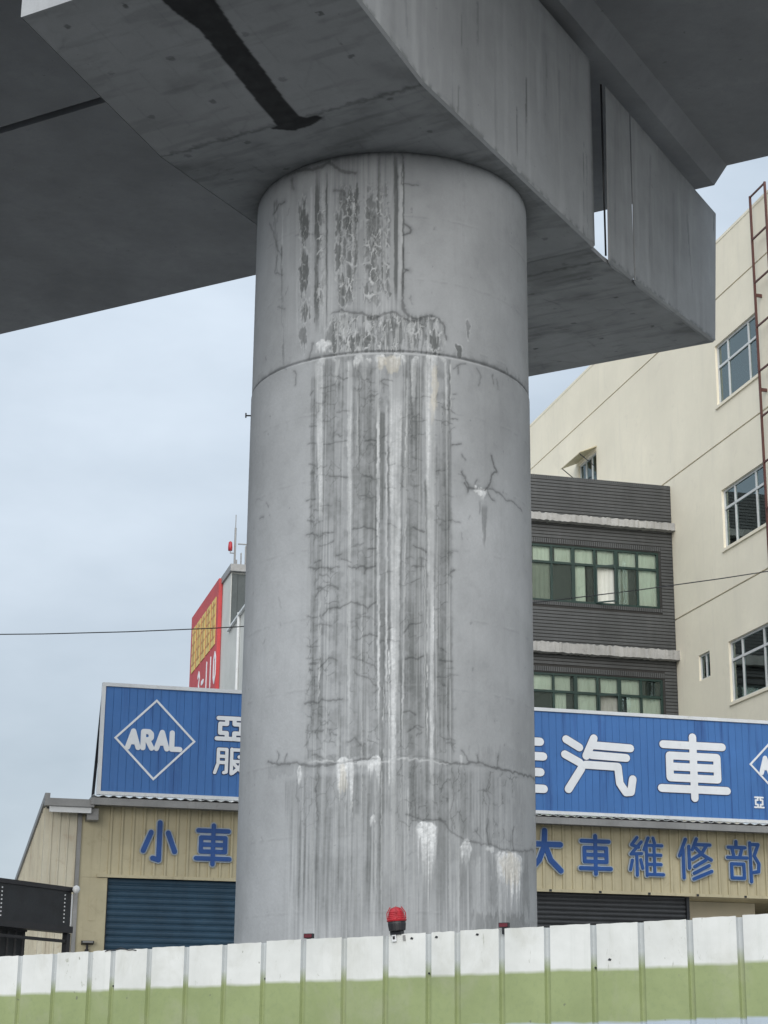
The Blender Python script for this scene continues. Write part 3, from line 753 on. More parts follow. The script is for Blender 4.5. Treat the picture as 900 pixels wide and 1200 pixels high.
# ------------------------------------------------------------------ ground
tag(MB().box(-600, 600, -300, 900, -.3, 0).build('ground', M['asphalt']), kind='structure')
g = MB(); g.box(-60, 60, 0, 40, .004, .12)
o = g.build('pavement', M['paving'], None, (0, 11.6, 0), R_(-28)); tag(o, kind='structure')
for k in range(-6, 7):
    o = tag(MB().box(-1.5, 1.5, -.06, .06, .004, .008).build('road_marking', M['line'], None, (k*6*math.cos(R_(28)), 6-k*6*math.sin(R_(28)), 0), R_(-28)), kind='structure')

# ------------------------------------------------------------------ viaduct pier: local x = along the cap beam, y = along the viaduct
PIER = (.05, 16.2); BRZ = R_(60.506)
pier = thing('viaduct_pier', 'round stained concrete pillar with a grey hammerhead cap beam under the viaduct', 'pier', (*PIER, 0), BRZ)
RAD, HS, ZJ = 1.30, 9.475, 7.53
du = dv = .0072
U = np.arange(-2.12, 2.12, du); V = np.arange(2.3, HS+.002, dv)
P = Paint(U, V, du, dv, 5)
P.d += .15*sstep(.42, .75, fbm(P.shape, .5, .7, du, dv, 900, 4))
P.d += .08*sstep(.5, .85, P.blot); P.w += .05*sstep(.5, .8, fbm(P.shape, .3, .35, du, dv, 950, 4))
for t_ in STREAKS: P.streak(*t_)
core = sstep(-.76, -.66, P.U)*(1-sstep(.53, .57, P.U))*(1-sstep(7.50, 7.53, P.V))*sstep(2.3, 4.6, P.V)
P.d = 1-(1-P.d)*(1-core*(.20+.26*sstep(.44, .70, P.vert)+.20*sstep(.46, .70, P.blot)))
P.w = np.maximum(P.w, core*.24*sstep(.60, .78, fbm(P.shape, .014, 1.4, du, dv, 411, 2)))
low = (1-sstep(3.0, 4.2, P.V))*sstep(-1.0, -.7, P.U)*(1-sstep(1.1, 1.35, P.U))
P.d = 1-(1-P.d)*(1-low*.30*sstep(.42, .70, P.vert))
P.w = np.maximum(P.w, low*.28*sstep(.60, .80, fbm(P.shape, .02, 1.0, du, dv, 422, 2)))
crust = sstep(-.58, -.5, P.U)*(1-sstep(.42, .5, P.U))*sstep(7.52, 7.55, P.V)*(1-sstep(7.86, 7.93, P.V+P.wv))
P.d = 1-(1-P.d)*(1-crust*.55*sstep(.45, .62, fbm(P.shape, .022, .2, du, dv, 430, 3)))
P.w = np.maximum(P.w, crust*.40*sstep(.52, .68, fbm(P.shape, .018, .25, du, dv, 431, 3)))
topz = sstep(-.72, -.62, P.U)*(1-sstep(.02, .08, P.U))*sstep(7.6, 7.9, P.V)
P.d = 1-(1-P.d)*(1-topz*.22*sstep(.45, .7, P.vert)); P.w = np.maximum(P.w, topz*.20*sstep(.55, .75, fbm(P.shape, .02, .7, du, dv, 433, 2)))
for t_ in BLOTCHES: P.blotch(*t_)
for t_ in CRACKS: P.crack(*t_)
rc = np.random.default_rng(3)
for k in range(95):                                   # short drying cracks between the streaks
    u = rc.choice([rc.uniform(-.72, -.60), rc.uniform(-.62, -.2), rc.uniform(-.10, .0), rc.uniform(.12, .28), rc.uniform(.40, .55)]); v = rc.uniform(3.95, 7.35); L = rc.uniform(.03, .13)
    pl = [(u, v)]
    for j in range(3): pl.append((pl[-1][0]+L/3, pl[-1][1]+rc.uniform(-.02, .02)))
    P.crack(pl, rc.uniform(.008, .013), rc.uniform(.35, .75))
    if rc.random() < .35: P.crack([pl[1], (pl[1][0]+rc.uniform(-.01, .01), pl[1][1]-rc.uniform(.03, .12))], .009, .5)
for k in range(60):
    u = rc.uniform(-1.9, 1.9); v = rc.uniform(3, 9.3)
    P.crack([(u, v), (u+rc.uniform(-.03, .03), v-rc.uniform(.01, .05))], .008, rc.uniform(.2, .5))
# casting joint: dark line over a pale drip edge, and a darker band along the shaft's top edge
def cellular(cu, cv, seed, jit=.85):                # distance to the borders of irregular cells
    r = np.random.default_rng(seed); nr, nc = int(7.4/cv)+4, int(4.4/cu)+4
    ju, jv = r.random((nr, nc))*jit, r.random((nr, nc))*jit
    x = (P.U+P.wu*.8-U[0])/cu+1; y = (P.V+P.wv*.8-V[0])/cv+1
    xi = x.astype(int); yi = y.astype(int); f1 = np.full(P.shape, 9.); f2 = f1.copy()
    for a in (-1, 0, 1):
        for b_ in (-1, 0, 1):
            jx = np.clip(xi+a, 0, nc-1); jy = np.clip(yi+b_, 0, nr-1)
            dd = np.hypot(x-(jx+ju[jy, jx]), y-(jy+jv[jy, jx]))
            f2 = np.where(dd < f1, f1, np.minimum(f2, dd)); f1 = np.minimum(f1, dd)
    return f2-f1
brk = sstep(.40, .58, fbm(P.shape, .16, .2, du, dv, 777, 3))
net = cellular(.085, .15, 71); nm = 1-sstep(.02, .11, net)
bands = np.zeros(P.shape)
for c_, h_ in ((-.66, .075), (-.52, .10), (-.20, .13), (.16, .09), (.45, .075)): bands = np.maximum(bands, 1-sstep(h_*.7, h_*1.15, np.abs(P.U-c_)))
bands *= sstep(3.9, 4.1, P.V)*(1-sstep(7.3, 7.5, P.V))
lowr = sstep(.0, .15, P.U)*(1-sstep(1.25, 1.45, P.U))*sstep(3.3, 3.45, P.V+P.wv*2)*(1-sstep(3.9, 3.97, P.V)); lowl = sstep(-.95, -.75, P.U)*(1-sstep(-.15, .0, P.U))*sstep(3.3, 3.6, P.V)*(1-sstep(3.9, 3.97, P.V))
nmask = np.clip(bands*.75+lowr*.95+lowl*.55, 0, 1)*brk
P.put('d', (slice(None), slice(None)), nm*nmask*.50); P.put('c', (slice(None), slice(None)), (1-sstep(.0, .05, net))*nmask*.30)
P.d = 1-(1-P.d)*(1-.16*lowr*brk)
ub = np.zeros(P.shape)
for c_, h_, st_ in ((-.855, .03, .55), (-.665, .045, .9), (-.405, .085, 1.), (-.17, .085, 1.), (-.045, .03, .7)): ub = np.maximum(ub, st_*(1-sstep(h_*.75, h_*1.2, np.abs(P.U+P.wu*.5-c_))))
ub *= sstep(7.95, 8.1, P.V)*(1-sstep(9.05, 9.25, P.V+P.wv*2)); ub = np.maximum(ub, crust)
n2 = cellular(.052, .16, 91); n3 = cellular(.10, .20, 97)
cellv = fbm(P.shape, .05, .11, du, dv, 881, 3)
dk = sstep(.47, .60, cellv)*sstep(.10, .24, n2)
ALL = (slice(None), slice(None))
P.put('d', ALL, .70*ub*dk); P.put('w', ALL, .58*ub*(1-sstep(.05, .13, n2))*sstep(.42, .58, cellv*.5+P.blot*.5))
P.put('d', ALL, .75*ub*np.exp(-((n2-.15)/.035)**2)*sstep(.40, .55, P.blot)); P.put('c', ALL, .30*ub*np.exp(-((n3-.05)/.03)**2)*sstep(.45, .6, P.blot))
P.h += .004*ub*(1-sstep(.05, .13, n2))
rings = np.exp(-((((P.V+P.wv*.3) % .61)-.3)/.010)**2); P.put('d', ALL, .13*rings*sstep(.40, .62, P.blot)*(1-core*.6))
P.w = np.maximum(P.w, .10*np.exp(-((((P.V+P.wv*.3) % .61)-.318)/.008)**2)*sstep(.5, .7, P.blot))
P.put('c', (slice(None), slice(None)), .42*np.exp(-((P.V-ZJ-.016+P.wv*.15)/.009)**2)*(.5+.9*P.blot))
P.put('d', (slice(None), slice(None)), .30*np.exp(-((P.V-ZJ-.035)/.03)**2)*sstep(.35, .6, P.blot))
P.put('w', (slice(None), slice(None)), .30*np.exp(-((P.V-ZJ+.008)/.008)**2)*(1-sstep(.7, 1.2, np.abs(P.U))))
ring = (1-sstep(.9, 1.1, np.abs(P.U+.0)))
zc = 3.965+.02*np.sin(P.U*7)+P.wv*1.1
P.put('w', (slice(None), slice(None)), .42*np.exp(-((P.V-zc+.012)/.007)**2)*sstep(-.75, -.6, P.U)*(1-sstep(.45, .6, P.U)))
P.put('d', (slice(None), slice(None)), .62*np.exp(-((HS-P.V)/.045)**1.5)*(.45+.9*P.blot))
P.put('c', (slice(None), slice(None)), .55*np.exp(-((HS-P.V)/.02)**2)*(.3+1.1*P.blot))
P.w = P.w*(.62+.70*P.grit); P.d = np.clip(P.d*(.86+.40*P.grit), 0, .93)
rad = RAD + np.where(P.V < ZJ, .006, 0.) + P.h*.8 + (P.grit-.5)*.002
rad = rad - .014*np.exp(-((P.V-ZJ-.012)/.010)**2)
ang = P.U/RAD - BRZ
front = grid_mesh('column', rad*np.sin(ang), -rad*np.cos(ang), P.V, P, None)
bk = MB()                                            # rest of the shaft: back half and the foot
a0, a1 = U[0]/RAD-BRZ, U[-1]/RAD-BRZ
nb = 40
for i in range(nb):
    ta = a1+(2*math.pi-(a1-a0))*i/nb; tb = a1+(2*math.pi-(a1-a0))*(i+1)/nb
    pa = (RAD*math.sin(ta), -RAD*math.cos(ta)); pb = (RAD*math.sin(tb), -RAD*math.cos(tb))
    bk.add([(*pa, 2.3), (*pb, 2.3), (*pb, HS), (*pa, HS)], [(0, 1, 2, 3)])
nb = 96
for i in range(nb):
    ta = 2*math.pi*i/nb; tb = 2*math.pi*(i+1)/nb; r2 = RAD+.006
    pa = (r2*math.sin(ta), -r2*math.cos(ta)); pb = (r2*math.sin(tb), -r2*math.cos(tb))
    bk.add([(*pa, 0), (*pb, 0), (*pb, 2.302), (*pa, 2.302)], [(0, 1, 2, 3)])
place('column', join_grids('column', [front], M['concrete'], True, bk), pier)

# cap beam: x from -4.03 to 1.60 solid; a slotted nose of thin panels over a soffit plate beyond it
YF, YB, XN, XE, ZT = -1.45, 1.27, -4.03, 1.60, 11.60
def zs(x): return HS + np.where(x < -2.05, (-2.05-x)*.185, 0.) + np.where(x > 1.92, (x-1.92)*.079, 0.)
def cap_grid(kind, x0, x1, seed):
    d = .022 if kind == 'front' else .0105
    X1 = np.linspace(x0, x1, max(2, int((x1-x0)/d))); dx = X1[1]-X1[0]
    if kind == 'soffit':
        Y1 = np.arange(YF+.025, YB, d)
        p = Paint(X1, Y1, dx, d, seed)
        X, Y = p.U, p.V
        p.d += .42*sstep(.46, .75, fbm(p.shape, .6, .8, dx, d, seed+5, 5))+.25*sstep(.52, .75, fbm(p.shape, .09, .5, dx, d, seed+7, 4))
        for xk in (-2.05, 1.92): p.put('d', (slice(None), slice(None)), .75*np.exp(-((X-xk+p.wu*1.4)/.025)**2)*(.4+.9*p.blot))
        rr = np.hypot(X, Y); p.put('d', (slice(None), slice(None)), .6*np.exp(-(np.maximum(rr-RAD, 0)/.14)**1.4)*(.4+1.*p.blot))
        # long wet stain
        Xw, Yw = X+p.wu*.22, Y+p.wv*.22; ins = np.zeros(p.shape, bool); n = len(WET_STAIN)
        for i in range(n):
            (ax, ay), (bx, by) = WET_STAIN[i], WET_STAIN[(i+1) % n]
            cnd = ((ay > Yw) != (by > Yw)); xi = ax+(Yw-ay)*(bx-ax)/(by-ay+1e-9); ins ^= cnd & (Xw < xi)
        sm_ = ins.astype(float)
        for _ in range(1):
            q_ = np.pad(sm_, 1, mode='edge'); sm_ = (q_[:-2, 1:-1]+q_[2:, 1:-1]+q_[1:-1, :-2]+q_[1:-1, 2:]+2*q_[1:-1, 1:-1])/6
        p.c = np.maximum(p.c, sm_*(.86+.1*p.blot))
        p.put('d', (slice(None), slice(None)), .35*np.clip(sm_*2, 0, 1))
        r = np.random.default_rng(seed)
        for cx in np.arange(-3.8, 5.2, .62):
            for cy in (-1.05, -.35, .4, 1.0):
                p.blotch('d', cx+r.uniform(-.05, .05), cy+r.uniform(-.05, .05), .05, .06, r.uniform(.3, .75), 0)
        brd = ((Y+p.wv*.1) % .30); p.put('d', (slice(None), slice(None)), .16*np.exp(-((brd-.15)/.008)**2)*sstep(.38, .6, p.blot))
        for k in range(26):
            u, v = r.uniform(x0, x1), r.uniform(YF, YB); p.crack([(u, v), (u+r.uniform(-.3, .3), v+r.uniform(-.3, .3))], .02, r.uniform(.1, .35))
        Z = zs(X)
        co, q, col = grid_mesh('s', X, Y, Z, p, None); q = q[:, ::-1]
        return co, q, col
    if kind == 'front':
        Z1 = np.linspace(0, 1, 100); dz = .021
        p = Paint(X1, HS+Z1*(ZT-HS), dx, dz, seed)
        zt = 11.5 if x0 > XE else ZT
        Z = zs(p.U)+.022+Z1[:, None]*(zt-zs(p.U)-.022)
        p.d += .15*sstep(.45, .75, fbm(p.shape, .16, 2.2, dx, dz, seed+9, 4))+.09*sstep(.5, .8, fbm(p.shape, .5, .5, dx, dz, seed+13, 4))
        p.w = np.maximum(p.w, .16*sstep(.5, .8, fbm(p.shape, .12, 1.2, dx, dz, seed+19, 4)))
        for (ax, az, bx, bz, wd, st) in FACE_STREAKS: p.streak('d', ax, az, bx, bz, wd, wd*.8, st, .2)
        p.put('d', (slice(None), slice(None)), .55*np.exp(-((Z-zs(p.U)-.03)/.03)**2)*sstep(.4, .65, p.blot))
        p.put('d', (slice(None), slice(None)), .45*np.exp(-((zt-Z)/.10)**1.5)*(.3+p.blot))
        p.put('c', (slice(None), slice(None)), .62*np.exp(-(np.abs(p.U-XE)/(.035+.03*p.vert))**1.5)*(.35+.9*p.fine)*(p.U < XE+.01))
        p.put('c', (slice(None), slice(None)), .8*np.exp(-((p.U-XE)/.11)**2-((Z-HS-.02)/.05)**2)*(.4+.9*p.blot)*(p.U < XE+.01))
        return grid_mesh('f', p.U, np.full(p.shape, YF), Z, p, None)
def chamfer(X1):
    d = np.zeros((2, len(X1))); X = np.stack([X1, X1]); Y = np.stack([np.full(len(X1), YF+.025), np.full(len(X1), YF)]); Z = np.stack([zs(X1), zs(X1)+.022])
    return grid_mesh('c', X, Y, Z, None, None)
xs = np.array([XN, -2.05, -1.0, 0, XE])
e = MB()
prof = [(x, float(zs(np.array(x)))) for x in (XN, -2.05, XE)]
pb = prof + [(XE, ZT), (XN, ZT)]
e.add([(x, YB, z) for x, z in pb], [(4, 3, 2, 1, 0)])                                    # back
e.add([(XN, YF, ZT), (XE, YF, ZT), (XE, YB, ZT), (XN, YB, ZT)], [(0, 1, 2, 3)])          # top
zn = float(zs(np.array(XN)))
e.add([(XN, YF, zn+.022), (XN, YF+.025, zn), (XN, YB, zn), (XN, YB, ZT), (XN, YF, ZT)], [(4, 3, 2, 1, 0)])
e.add([(XE, YF, HS+.022), (XE, YF+.025, HS), (XE, YB, HS), (XE, YB, ZT), (XE, YF, ZT)], [(0, 1, 2, 3, 4)])
cap_me = join_grids('cap_beam', [cap_grid('soffit', XN, XE, 21), cap_grid('front', XN, XE, 31), chamfer(xs)], M['concrete'], False, e)
cap = place('cap_beam', cap_me, pier)
def nose_panel(x0, x1a, x1b, seed):           # thin upright panel, its far end battered from x1a (bottom) to x1b (top)
    co, q, col = cap_grid('front', x0, x1a, seed)
    k = (co[:, 0]-x0)/(x1a-x0); t = (co[:, 2]-9.6)/1.9; co[:, 0] += k*t*(x1b-x1a)
    e = MB(); za, zb = float(zs(np.array(x0))), float(zs(np.array(x1a))); zt = 11.5; y1 = YF+.05; xb = x0+.14
    f = [(x0, YF, za+.022), (x1a, YF, zb+.022), (x1b, YF, zt), (x0, YF, zt)]
    b = [(xb, y1, za), (x1a, y1, zb), (x1b, y1, zt), (xb, y1, zt)]
    l = [(x0, YF+.025, za), (x1a, YF+.025, zb)]
    e.add(f+b+l, [(7, 6, 5, 4), (3, 2, 6, 7), (0, 3, 7, 4, 8), (1, 9, 5, 6, 2), (8, 4, 5, 9), (0, 8, 9, 1)])
    return place('nose_panel', join_grids('nose_panel', [(co, q, col)], M['concrete'], False, e), pier)
nose_panel(2.00, 2.655, 2.665, 41); nose_panel(2.705, 5.19, 5.45, 51)
e = MB(); yb0 = YF+.052
pr = [(XE, HS), (1.92, HS), (5.19, float(zs(np.array(5.19))))]
top = [(x, z+.05) for x, z in pr]
e.prism_y(pr+top[::-1], yb0, YB)
s1 = cap_grid('soffit', XE+.002, 5.185, 61)
s1[0][:, 2] -= .003
ok = s1[0][:, 1] >= yb0+.002; qk = s1[1][ok[s1[1]].all(1)]
place('soffit_plate', join_grids('soffit_plate', [(s1[0], qk, s1[2])], M['concrete'], False, e), pier)
MB().tube([(1.955, YF+.03, HS+.06), (1.955, YF+.03, 11.5)], .011, 8).build('downpipe', M['dark_metal'], pier, smooth=True)
for x in (-2.9, -1.2, 1.0):
    for y in (-.9, .7):
        MB().box(x-.28, x+.28, y-.28, y+.28, ZT+.001, ZT+.10).box(x-.2, x+.2, y-.2, y+.2, ZT+.10, 11.749).build('bearing', M['dark_metal'], pier)
# small stub bracket on the shaft's left side
b = MB(); b.tube([(0, 0, 0), (-.05, 0, 0)], .007, 6); b.tube([(-.045, 0, -.02), (-.045, 0, .025)], .007, 6)
o = b.build('bracket', M['dark_metal'], pier, (0, 0, 0), -BRZ)
o.location = Matrix.Rotation(-BRZ, 3, 'Z') @ Vector((-1.29, -.25, 7.31))

# ------------------------------------------------------------------ viaduct girders (twin), thickened over the pier
def girder(x0, x1, label):
    g = thing('viaduct_girder', label, 'girder', (*PIER, 0), BRZ, 'twin girders of the viaduct')
    zb, z2, zt, H = 11.75, 11.97, 13.7, 60
    pr = [(-H, z2), (-1.70, z2), (-1.53, zb), (1.53, zb), (1.70, z2), (H, z2), (H, zt), (-H, zt)]
    n = len(pr); m = MB(); m.prism_x(pr, x0, x1)
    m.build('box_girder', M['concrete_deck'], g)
    for k, xx in enumerate((x0+.02, x1-.22)):
        MB().box(xx, xx+.2, -H, H, zt+.002, zt+1.0).build('parapet', M['concrete_deck'], g)
    return g
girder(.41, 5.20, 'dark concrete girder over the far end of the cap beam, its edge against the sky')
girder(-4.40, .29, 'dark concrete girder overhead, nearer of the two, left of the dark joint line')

# ------------------------------------------------------------------ lettering: rounded strokes in a 100 x 100 box
GLYPH = {
 '車': [[(10,86),(90,86)],[(18,68),(82,68)],[(18,68),(18,32)],[(82,68),(82,32)],[(18,50),(82,50)],[(18,32),(82,32)],[(6,14),(94,14)],[(50,100),(50,0)]],
 '汽': [[(6,93),(24,80)],[(4,67),(24,54)],[(8,8),(26,44)],[(44,97),(33,66)],[(42,85),(94,83)],[(40,68),(88,66)],[(32,51),(76,50)],[(76,50),(78,22),(86,7),(93,8),(96,30)]],
 '佳': [[(28,96),(8,58)],[(19,72),(19,4)],[(40,84),(96,84)],[(68,98),(68,60)],[(34,60),(100,60)],[(40,34),(96,34)],[(68,50),(68,8)],[(34,7),(100,7)]],
 '亞': [[(10,95),(90,95)],[(6,5),(94,5)],[(38,95),(38,70),(16,70),(16,30),(38,30),(38,5)],[(62,95),(62,70),(84,70),(84,30),(62,30),(62,5)]],
 '服': [[(15,95),(15,40),(5,4)],[(15,95),(42,95),(42,8),(34,5)],[(15,68),(42,68)],[(15,44),(42,44)],[(58,97),(58,2)],[(58,95),(92,95),(92,70),(82,68)],[(58,50),(92,50),(84,28),(62,4)],[(66,40),(96,4)]],
 '小': [[(50,99),(50,6),(34,10)],[(27,74),(8,28)],[(73,74),(92,28)]],
 '大': [[(6,66),(94,66)],[(50,99),(48,60),(34,28),(8,3)],[(52,62),(66,28),(94,3)]],
 '維': [[(26,99),(10,80),(30,74)],[(38,88),(8,56),(38,58)],[(24,56),(24,2)],[(11,40),(5,16)],[(35,42),(40,20)],[(58,99),(45,68)],[(52,80),(52,2)],[(72,99),(76,86)],[(52,80),(97,80)],[(52,55),(93,55)],[(52,31),(93,31)],[(52,5),(99,5)],[(74,80),(74,5)]],
 '修': [[(24,97),(5,56)],[(16,72),(16,2)],[(33,80),(33,26)],[(56,99),(43,72)],[(52,85),(95,85)],[(86,85),(70,63),(42,48)],[(54,76),(72,60),(97,48)],[(82,48),(48,30)],[(90,34),(46,14)],[(97,20),(44,0)]],
 '部': [[(28,99),(28,86)],[(5,84),(54,84)],[(16,80),(20,62)],[(44,80),(38,62)],[(2,58),(58,58)],[(12,42),(48,42),(48,6),(12,6),(12,42)],[(68,97),(68,-2)],[(68,93),(92,93),(79,64),(92,44),(90,24),(76,22)]],
 'A': [[(0,0),(50,100),(100,0)],[(24,34),(76,34)]], 'R': [[(8,0),(8,100),(62,100),(84,86),(84,64),(62,50),(8,50)],[(50,50),(92,0)]], 'L': [[(8,100),(8,0),(88,0)]],
 '1': [[(50,100),(50,0)]], '0': [[(50,100),(80,80),(80,20),(50,0),(20,20),(20,80),(50,100)]], '-': [[(20,50),(80,50)]], '3': [[(20,90),(50,100),(80,80),(50,55),(80,25),(50,0),(20,10)]],
}
def glyph_mesh(name, ch, w, h, th, depth, mat, base=0.0, n=6):
    """strokes as rounded bars in the x-z plane facing -y; each bar a hair prouder than the last so no faces coincide"""
    m = MB(); k = 0
    for st in GLYPH[ch]:
        for a, b in zip(st[:-1], st[1:]):
            ax, az, bx, bz = a[0]/100*w, a[1]/100*h, b[0]/100*w, b[1]/100*h
            L = math.hypot(bx-ax, bz-az); dx, dz = (bx-ax)/L, (bz-az)/L; t0 = math.atan2(dz, dx)
            poly = []
            for i in range(n+1):
                t = t0-math.pi/2+math.pi*i/n; poly.append((bx+th/2*math.cos(t), bz+th/2*math.sin(t)))
            for i in range(n+1):
                t = t0+math.pi/2+math.pi*i/n; poly.append((ax+th/2*math.cos(t), az+th/2*math.sin(t)))
            m.prism_y(poly, -depth-base-k*.0007, -base); k += 1
    return m.mesh(name, mat)

# ------------------------------------------------------------------ repair workshop: local x along its front, y towards its back
YB_ = R_(14.338)
WS = (-4.8957, 32.0)
shop = thing('repair_workshop', 'cream corrugated repair workshop with roller shutters under a long blue sign', 'workshop', (*WS, 0), YB_)
YW, KW = .45, 1.0
def wx(x): return -3.18+(x+3.18)*KW
def wz(z): return 1.6+(z-1.6)*KW
pl = MB()                                                # one cladding plank: flat pan and raised rib
pl.prism_z([(0,.02),(0,0),(.128,0),(.138,-.028),(.172,-.028),(.182,0),(.194,0),(.194,.02)][::-1], 0, wz(5.92)-wz(4.70))
plank = pl.mesh('cladding_plank', M['cladding'])
x = wx(.10)
while x < 16.2:
    place('cladding_plank', plank, shop, (x, YW, wz(4.70))); x += .196
# wall ground: piers, band, interior
MB().box(wx(-.325), wx(.24), YW, YW+.2, 0, wz(4.64)).build('wall_pier', M['cladding'], shop)
MB().box(wx(-.33), wx(.098), YW-.004, YW+.2, wz(4.642), 5.95).build('corner_panel', M['cladding'], shop)
MB().box(5.2, 7.1, YW, YW+.2, 0, wz(4.64)).build('wall_pier', M['cladding'], shop)
MB().box(16.3, 16.8, YW, YW+.2, 0, 5.90).build('wall_pier', M['cladding'], shop)
MB().box(-.22, 16.3, YW+.025, YW+.2, wz(4.66), 5.96).build('backing_wall', M['grey_metal'], shop)
MB().box(wx(.05), 16.3, YW-.05, YW+.02, wz(4.645), wz(4.70)-.001).build('drip_flashing', M['cladding'], shop)
for k in range(9): MB().box(7.4+k*.98, 7.45+k*.98, YW-.056, YW-.05, wz(4.650), wz(4.69)).build('flashing_clip', M['dark_metal'], shop)
MB().box(-.06, .06, YW-.010, YW-.0005, 3.9, 4.3).build('patch_plate', M['cladding'], shop)
def slats(x0, x1, z0, z1, pitch, mat, y):
    m = MB(); L = x1-x0
    pr = [(0, 0), (-.016, pitch*.25), (-.020, pitch*.5), (-.016, pitch*.72), (-.002, pitch*.86), (.006, pitch*.9), (.006, pitch), (.02, pitch), (.02, 0)]
    m.prism_x(pr[::-1], 0, L); me = m.mesh('slat', mat)
    k = 0
    while z0+k*pitch < z1-.02:
        place('slat', me, shop, (x0, y, z0+k*pitch)); k += 1
slats(wx(.262), 5.2, 2.2, wz(4.62), .112, M['shutter_blue'], YW+.11)
slats(7.1, wx(11.15), 2.2, wz(4.63), .085, M['shutter_grey'], YW+.11)
for xx in (wx(.242), 5.16): MB().box(xx, xx+.02, YW+.04, YW+.16, 2.2, wz(4.64)).build('shutter_guide', M['dark_metal'], shop)
MB().box(wx(11.15), wx(11.21), YW+.04, YW+.2, 0, wz(4.64)).build('shutter_guide', M['dark_metal'], shop)
MB().box(wx(.26), 5.2, YW+.135, YW+.16, 0, 2.2).build('shutter_curtain', M['shutter_blue'], shop)
MB().box(7.1, wx(11.15), YW+.135, YW+.16, 0, 2.2).build('shutter_curtain', M['shutter_grey'], shop)
# open bay beside the charcoal shutter: a room with a back wall
MB().box(wx(11.21), 13.3, YW+1.6, YW+1.75, 0, 4.70).build('bay_wall', M['cream_wall'], shop)
MB().box(wx(11.21), 16.3, YW+5, YW+5.2, 0, 4.70).build('bay_back_wall', M['grey_metal'], shop)
MB().box(11.1, 16.8, YW+.2, YW+8, 4.705, 4.8).build('bay_ceiling', M['cladding'], shop)
# canopy fascia under the sign, corrugated sheet edge on top of it
MB().box(-.16, 16.3, -.03, .04, 5.845, 5.965).box(-.16, 16.3, .04, YW-.03, 5.90, 5.964).build('canopy_fascia', M['grey_metal'], shop)
m = MB(); nx = 660
for i in range(nx):
    xa, xb = -.14+i*16.4/nx, -.14+(i+1)*16.4/nx
    za, zb = 5.992+.014*math.sin(xa*2*math.pi/.18), 5.992+.014*math.sin(xb*2*math.pi/.18)
    m.add([(xa,-.045,za),(xb,-.045,zb),(xb,1.0,zb),(xa,1.0,za),(xa,-.045,za+.006),(xb,-.045,zb+.006),(xb,1.0,zb+.006),(xa,1.0,za+.006)],
          [(0,3,2,1),(4,5,6,7),(0,1,5,4),(2,3,7,6)])
m.build('corrugated_sheet', M['white_metal'], shop)
# side wall (recedes to the left), its planks, corner trim, gutter, raking roof edge
sp_ = MB(); sp_.prism_z([(0,0),(.02,0),(.02,.194),(0,.194),(0,.17),(-.022,.162),(-.022,.135),(0,.127)][::-1], 0, 1)
side_me = sp_.mesh('side_plank', M['cladding_side'])
y = YW+.03
while y < 9.0:
    o = place('side_plank', side_me, shop, (wx(-.90), y, 0)); o.scale = (1, 1, 5.88-.105*y); y += .196
fp = MB(); fp.prism_z([(0,.02),(0,0),(.10,0),(.108,-.018),(.132,-.018),(.14,0),(.142,0),(.142,.02)][::-1], 0, 5.80); fpm = fp.mesh('front_plank', M['cladding_side'])
for k in range(4): place('front_plank', fpm, shop, (wx(-.90)+k*.143, YW, 0))
MB().box(wx(-.33), wx(-.26), YW-.05, YW-.006, 0, 5.86).build('corner_trim', M['grey_metal'], shop)
MB().box(-.95, -.10, .0, .16, 5.80, 5.93).build('gutter', M['grey_metal'], shop)
MB().box(-.86, -.14, .06, .10, 5.70, 5.797).build('gutter_board', M['white_metal'], shop)
MB().box(-.20, 0, .165, YW-.008, 5.60, 5.80).build('rainwater_box', M['grey_metal'], shop)
m = MB(); m.prism_x([(.05, 5.90), (9.2, 4.93), (9.2, 5.05), (.05, 6.02)], -.95, -.86); m.build('rake_board', M['grey_metal'], shop)
m = MB(); m.prism_x([(.2, 5.905), (9.2, 4.95), (9.2, 4.99), (.2, 5.945)], -.86, 16.5); m.build('roof_sheet', M['grey_metal'], shop)
MB().box(16.5, 16.7, .65, 9, 0, 5).build('end_wall', M['cladding'], shop)
# wall characters: blue with a pale rim
def wall_char(ch, x0, z0, w_, h_, th):
    o = place('character', glyph_mesh('character', ch, w_*KW, h_*KW, th*KW, .045, M['blue_letter']), shop, (wx(x0), YW-.034, wz(z0)))
    place('character_rim', glyph_mesh('character_rim', ch, w_*KW, h_*KW, th*KW+.044, .024, M['letter_rim']), o, (0, 0, 0))
wall_char('小', .78, 4.93, .66, .70, .088); wall_char('車', 1.73, 4.93, .68, .68, .078)
wall_char('大', 7.95, 5.01, .70, .76, .10); wall_char('車', 8.96, 5.00, .68, .70, .074); wall_char('維', 9.96, 4.99, .70, .72, .058)
wall_char('修', 10.96, 4.97, .70, .76, .062); wall_char('部', 11.97, 4.97, .71, .74, .062)
# little floodlight on the corner
fl = thing('wall_floodlight', 'small black floodlight on the cream wall corner left of the blue shutter', 'floodlight', (*(Matrix.Rotation(YB_, 3, 'Z') @ Vector((wx(-.06), YW, 0)) + Vector((*WS, wz(3.36)))),), YB_)
MB().tube([(0, -.001, 0), (0, -.09, .02), (0, -.10, .13)], .022, 8).build('arm', M['black_rubber'], fl)
MB().box(-.03, .03, -.10, -.002, -.02, .05).build('junction_box', M['black_rubber'], fl)
MB().prism_x([(-.02, .13), (-.16, .15), (-.17, .19), (-.02, .20)][::-1], -.10, .11).build('lamp_head', M['black_rubber'], fl)
MB().box(-.085, .095, -.176, -.168, .155, .185).build('lens', M['grey_metal'], fl)

